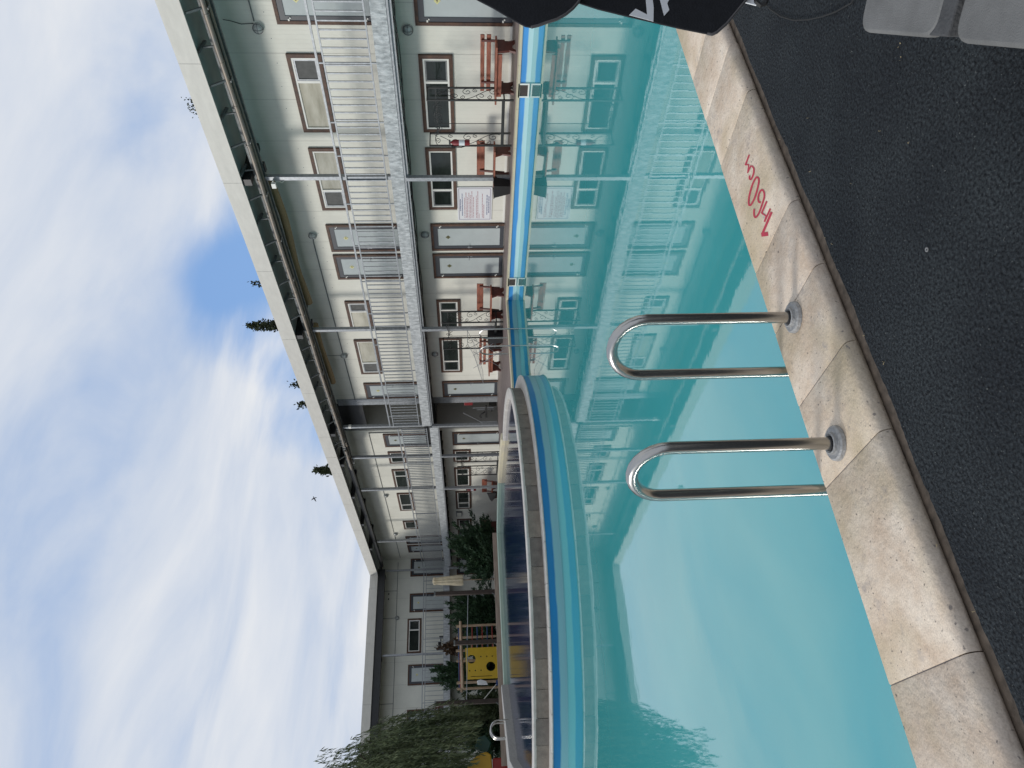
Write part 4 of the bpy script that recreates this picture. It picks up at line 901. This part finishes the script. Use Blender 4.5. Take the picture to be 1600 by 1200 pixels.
# weeping willow
WX, WY = 1.55, 27.4
T = thing('willow_tree', 'weeping willow hanging over the play slide at the end of the pool', 'tree', (WX, WY, -.05))
P, D, br = [], [], []
for k in range(1150):
    az = rng.uniform(0, 2*PI); rr = (rng.uniform(0, 1)**.5)*2.75
    ztop = 6.35*math.sqrt(max(0, 1-(rr/3.4)**2))*rng.uniform(.62, 1.06)+.35
    if k % 9 == 0: ztop *= 1.05; rr *= 1.13
    a = Vector((WX+rr*math.cos(az), WY+rr*math.sin(az)*.9, ztop))
    out = Vector((math.cos(az), math.sin(az), 0)); ln = rng.uniform(1.2, 3.6)
    if ztop-ln < .95: ln = max(.5, ztop-rng.uniform(.9, 1.5))
    bend = rng.uniform(.12, .5); ph = rng.uniform(0, 6); n = int(ln*30)
    for i in range(n):
        t_ = i/n; p = a+out*bend*(1-(1-t_)**2)+Vector((.07*math.sin(ph+5*t_), .07*math.cos(ph+4*t_), .22*math.sin(PI*min(1, t_*4))*(.5 if t_ < .25 else .0)-ln*t_))
        P.append(p); D.append(Vector((out.x*.25, out.y*.25, -1)))
leaf_mesh('crown', P, D, .19, .0135, WILLOW, T, .3)
brs = [[(WX, WY, 2.2), (WX+1.2*math.cos(a), WY+1.2*math.sin(a), 4.0), (WX+2.2*math.cos(a), WY+2.0*math.sin(a), 4.9)] for a in np.linspace(0, 2*PI, 9)[:-1]]
trunk(T, [(WX, WY, -.05), (WX+.05, WY, 1.5), (WX-.05, WY, 2.6), (WX, WY, 4.6)], .24, .09, brs)
# junipers: arching feathery branches
def juniper(name, label, x, y, rx, h, lean, nb, mt, z0=-.05, cat='shrub', group=None, ln=.16, wd=.016, ry=None):
    T = thing(name, label, cat, (x, y, z0), group); P, D, br = [], [], []
    for k in range(nb):
        az = rng.uniform(0, 2*PI); el = rng.uniform(.25, 1.35); L_ = rng.uniform(.55, 1.05)
        d = Vector((rx*math.cos(az)*math.cos(el), (ry or rx)*math.sin(az)*math.cos(el), h*math.sin(el)))*L_+Vector((lean[0], lean[1], 0))*L_*math.sin(el)
        base = Vector((x+rng.normal(0, rx*.12), y+rng.normal(0, rx*.12), z0))
        n = max(8, int(d.length*34)); side = d.cross(Vector((0, 0, 1))).normalized() if d.cross(Vector((0, 0, 1))).length > .01 else Vector((1, 0, 0))
        path = []
        for i in range(n):
            t_ = .12+.88*i/n; p = base+d*t_-Vector((0, 0, .16*h*t_*t_)); path.append(p)
            sp = .16*(1-t_*.75)
            for q in range(3):
                P.append(p+Vector(rng.normal(0, sp, 3))*.8); D.append(d.normalized()*1.0+side*rng.choice((-1, 1))*.6)
        if k % 5 == 0: br.append([base, path[n//2], path[-1]])
    leaf_mesh('foliage', P, D, ln, wd, mt, T, .35)
    trunk(T, [(x, y, z0), (x, y, z0+h*.3), (x+lean[0]*.4, y, z0+h*.62)], .05, .02, br)
    return T
JG = 'junipers in the garden'
juniper('juniper_shrub', 'big dark juniper with feathery arching tips in front of the corner post', 12.1, 33.2, 1.8, 2.75, (1.0, 0), 150, JUNI, group=JG, ln=.19, wd=.024)
juniper('juniper_shrub', 'dense dark juniper right of the climbing frame, behind the wooden post', 10.1, 35.2, 1.35, 2.95, (0, 0), 120, JUNI, group=JG, ln=.18, wd=.024)
juniper('juniper_shrub', 'tall dark juniper behind the yellow panel with a bright green tip', 7.6, 37.0, 1.05, 3.9, (.1, 0), 120, JUNI, group=JG, ln=.17, wd=.024)
juniper('juniper_shrub', 'low pale juniper beside the dark post at the willow', 6.0, 36.0, 1.0, 2.5, (0, 0), 80, PALEJ, group=JG)
juniper('juniper_shrub', 'low dark juniper behind the climbing bars and red rungs', 8.9, 36.2, 1.2, 2.2, (0, 0), 90, JUNI, group=JG, ln=.18, wd=.026)
juniper('juniper_shrub', 'dark low juniper at the foot of the wing, behind the pool brush', 5.2, 37.6, 1.7, 2.3, (0, 0), 110, JUNI, group=JG, ln=.18, wd=.026)
juniper('dry_shrub', 'dry brown shrub standing above the climbing bars', 9.05, 37.4, .75, 3.6, (0, 0), 70, DRY, wd=.024)
# poplars beyond the roof
def poplar(label, x, y, top, rw, cl, nl):
    T = thing('poplar_tree', label, 'tree', (x, y, -2), 'poplar tops beyond the roof'); P, D = [], []
    k = 0
    while k < nl:
        t_ = rng.uniform(0, 1); z = top-cl*t_; r = rw*(t_**.6)*(1-.15*math.sin(9*t_)); a = rng.uniform(0, 2*PI); q = rng.uniform(0, 1)**.5
        lump = .72+.28*math.sin(a*3+z*2.3)*math.sin(z*3.1+a)
        P.append((x+r*q*lump*math.cos(a), y+r*q*lump*math.sin(a), z)); D.append((math.cos(a)*.5, math.sin(a)*.5, .9)); k += 1
    P = [(a_+rng.normal(0, .10), b_+rng.normal(0, .10), c_+rng.normal(0, .2)) for a_, b_, c_ in P]
    leaf_mesh('crown', P, D, .24, .075, POPL, T, .7); trunk(T, [(x, y, -2), (x, y, top*.6), (x, y, top-.5)], .28, .03)
def at_sky(px, py, Yd): return on(px, py, 1, Yd)
for lab, (px, py), rw, cl, nl in (('largest dark poplar top above the roof edge at the second post', (391, 509), 1.5, 9, 3400),
        ('small thin poplar top a little nearer than the largest one', (396, 443), .9, 7, 620),
        ('faint poplar tip above the roof over the passage', (455, 601), .85, 7, 620),
        ('low poplar tip just beyond the passage roof', (467, 632), .8, 7, 750),
        ('broad leaning poplar top near the bird', (497, 735), 1.4, 8, 2600)):
    p = at_sky(px, py, 46); poplar(lab, p.x, p.y, p.z, rw, cl, nl)
p = on(303, 165, 0, 14.6)
T = thing('roof_weed', 'small leafy weed growing on the near roof edge', 'weed', (14.3, p.y, 6.85))
q = rng.normal(0, 1, (110, 3))*np.array([.10, .09, .10])+np.array([14.3, 9.15, 7.05]); WL[T.name] = Vector((14.3, p.y, 6.85)); q[:, 1] += p.y*14.3/14.6-9.15
leaf_mesh('leaves', q, np.tile((0, 0, 1), (110, 1)), .05, .02, POPL, T, .8)
m = MB()
for k in range(5): m.tube([(14.3, p.y*.98, 6.84), (14.3+random.uniform(-.15, .15), p.y*.98+random.uniform(-.12, .12), 7.1)], .006, 4)
m.build('stems', TWIG, T)

# bird
bp = on(491, 779, 1, 30)
T = thing('flying_bird', 'small dark bird flying above the far roof', 'bird', bp)
def bird():
    m = MB(); s = .62; c = Vector(bp); r = R_; u = -D_
    def q(a, b_, d=0): return c+r*a*s+u*b_*s+F_*d
    m.tube([q(-.16, -.10), q(-.08, -.05), q(0, 0), q(.10, .05), q(.15, .06)], .03, 8, r2=.015)
    m.add([q(-.02, .0), q(.06, .05), q(-.05, .20, .05), q(-.16, .26, .08)], [(0, 1, 2, 3)]); m.add([q(0, -.03), q(.06, .01), q(.12, -.16, -.05), q(.10, -.24, -.08)], [(0, 1, 2, 3)])
    m.add([q(-.16, -.10), q(-.24, -.10), q(-.22, -.16)], [(0, 1, 2)])
    return m
bird().build('body', POTM, T)

# ------------------------------------------------------------------ foreground: lounger, parasol, litter
E1 = on(1341, 50, 2, .30); E2 = on(1600, 72, 2, .30)
ld = Vector((E2.x-E1.x, E2.y-E1.y, 0)).normalized(); lw = Vector((-ld.y, ld.x, 0))
if lw.dot(R_) < 0: lw = -lw
T = thing('sun_lounger', 'low white sun lounger with two worn grey fabric pads, beside the camera', 'sun lounger', (E1.x, E1.y, -.026))
def LP(a, b_, z): return E1*Vector((1, 1, 0)).length*0+Vector((E1.x, E1.y, 0))+ld*a+lw*b_+Vector((0, 0, z))
def padmesh(a0, a1, b0, b1, z0, z1, r=.035):
    m = MB(); pts = []
    for cx, cy, s in ((a0+r, b0+r, PI), (a1-r, b0+r, 1.5*PI), (a1-r, b1-r, 0), (a0+r, b1-r, .5*PI)):
        for k in range(6): pts.append((cx+r*math.cos(s+PI/2*k/5), cy+r*math.sin(s+PI/2*k/5)))
    m.prism([LP(a, b_, z0) for a, b_ in pts], (0, 0, z1-z0)); return m
padmesh(0, .285, .0, .62, .268, .30).build('pad', PAD, T, bevel=.008, smooth=True)
padmesh(.345, 1.3, -.004, .62, .268, .303).build('pad', PAD, T, bevel=.008, smooth=True)
m = MB(); m.box(.255, .322, .004, .60, .262, .298, LP); m.build('pad_shade_band', PADD, T, bevel=.004)  # no strap: a dark strip draws the shading at the pad's end
m = MB(); m.box(.325, 1.3, .0, .03, .24, .266, LP); m.box(.325, .36, .03, .62, .24, .266, LP); m.box(.0, .32, .02, .045, .235, .262, LP); m.box(.0, 1.3, .6, .625, .24, .266, LP)
m.box(.0, .03, .05, .6, .235, .262, LP); m.build('frame', WHITEP, T, bevel=.004)
for a, b_ in ((.05, .1), (.05, .55), (1.2, .1), (1.2, .55)): MB().box(a, a+.035, b_, b_+.035, -.026, .236, LP).build('leg', WHITEP, T)

# closed black parasol at the right edge of the upright view
def dep(x, y, d): r_ = ray(x, y); return EYEV+r_*(d/r_.dot(F_))
PC = dep(960, -150, 1.72); 
T = thing('parasol', 'black folded parasol with white lettering hanging beside the coping', 'parasol', (PC.x, PC.y, -.026))
def flap(pts, d, th=.006):
    m = MB(); m.prism([dep(x, y, d+.0006*(20-y)) for x, y in pts], F_*th); return m
up1 = [(746.8, 0), (770, 12), (794, 26.4), (813, 37), (821, 41), (830, 42.5), (841, 40), (854.7, 35), (870.5, 30), (884, 22.5), (895, 13.5), (903, 4.5), (909, -8), (900, -90), (770, -90), (722, -15)]
hem1 = [(830, 42.5), (841, 40), (854.7, 35), (870.5, 30), (884, 22.5), (895, 13.5), (903, 4.5), (909, -8)]
lo = [(891, 0), (904, 4), (935, 14), (976, 24), (1019, 34), (1060, 43.5), (1105, 52.5), (1112.5, 54), (1120, 50.6), (1135, 37.5), (1147.5, 22.5), (1165, 1), (1182, -20), (1170, -90), (880, -90), (860, -12)]
hem2 = [(1105, 52.5), (1112.5, 54), (1120, 50.6), (1135, 37.5), (1147.5, 22.5), (1165, 1), (1182, -20)]
flap(lo, 1.60).build('lower_flap', BLACKF, T, bevel=.002); flap(up1, 1.56).build('upper_flap', BLACKF, T, bevel=.002)
m = MB(); m.tube([dep(x, y, 1.558+.0006*(20-y)) for x, y in hem1], .0032, 6); m.build('hem_piping', HEM, T, smooth=True); m = MB(); m.tube([dep(x, y, 1.598+.0006*(20-y)) for x, y in hem2], .0032, 6); m.build('hem_piping', HEM, T, smooth=True)
m = MB()
for pts in ([(993, 13.8), (1011, 23), (1009, 0), (1008, -40), (1018, -40), (1019.7, 0), (1021.3, 12), (1020.8, 33.7), (983, 23.7)], [(1024, -40), (1031, 0), (1037.5, 25), (1045.6, 16), (1042.5, 5.6), (1047, -4), (1060, -40)]):
    m.prism([dep(x, y, 1.5985+.0006*(20-y)) for x, y in pts], -F_*.0012)
m.build('white_lettering', WHITE, T)
m = MB(); n = 40; vs = []; prof = [(.03, 2.75), (.07, 2.6), (.10, 2.0), (.12, 1.5), (.13, 1.15), (.125, .8), (.12, .62)]
for r, z in prof: vs += [(PC.x+r*(1+.2*math.cos(8*2*PI*j/n))*math.cos(2*PI*j/n), PC.y+r*(1+.2*math.cos(8*2*PI*j/n))*math.sin(2*PI*j/n), z) for j in range(n)]
m.add(vs, [(i*n+j, i*n+(j+1) % n, (i+1)*n+(j+1) % n, (i+1)*n+j) for i in range(len(prof)-1) for j in range(n)]); m.build('folded_canopy', BLACKF, T, smooth=True)
MB().tube([(PC.x, PC.y, -.026), (PC.x, PC.y, 2.8)], .022, 10).build('pole', DSTEEL, T)
m = MB(); m.prism([dep(x, y, 1.62) for x, y in ((1163, 3), (1182, 8), (1184, -12), (1166, -14))], F_*.004); m.build('white_tie_tab', WHITE, T)
m = MB(); m.tube([dep(x, y, 1.62) for x, y in ((1180, -12), (1182, 3), (1188, 8.5), (1195, 6), (1200, -8))], .006, 6)
m.tube([on(x, y, 2, -.02) for x, y in ((1195, 6), (1205, 16), (1220, 26), (1240, 32), (1262, 31), (1285, 26), (1305, 19), (1330, 5), (1345, -20))], .0022, 6)
m.build('tie_cord', CABLE, T)
# litter on the carpet
tag(MB().tube([on(1448, 390, 2, -.022)+Vector((+.0048*math.cos(a), .0048*math.sin(a), 0)) for a in np.linspace(0, 2*PI, 13)[:-1]], .0017, 6, True).build('washer', FLANGE), 'small pale ring lying alone on the dark carpet', 'ring')
lit = MB()
for (px, py), sz in (((1408, 70), .028), ((1409, 90), .02), ((1226, 268), .02), ((1265, 268), .016), ((1349, 524), .012), ((1381, 570), .022), ((1420, 225), .016), ((1374, 204), .008), ((1330, 287), .006), ((1218, 217), .006), ((1556, 1105), .05), ((1465, 855), .02), ((1590, 22), .014), ((1465, 880), .015), ((1520, 955), .012), ((1262, 184), .007), ((1300, 380), .01), ((1290, 372), .012)):
    c = on(px, py, 2, -.024); sz *= .62; a = random.uniform(0, 6)
    pts = [c+Vector((sz*math.cos(a+t_*2.2)*t_, sz*math.sin(a+t_*2.2)*t_, .003*math.sin(t_*6))) for t_ in np.linspace(.15, 1, 7)]
    lit.tube(pts, sz*.05+.0005, 5, r2=sz*.02)
o = lit.build('dry_litter', LEAFB); o['kind'] = 'stuff'; o['label'] = 'scattered straw bits and dead leaves on the dark carpet'; o['category'] = 'litter'
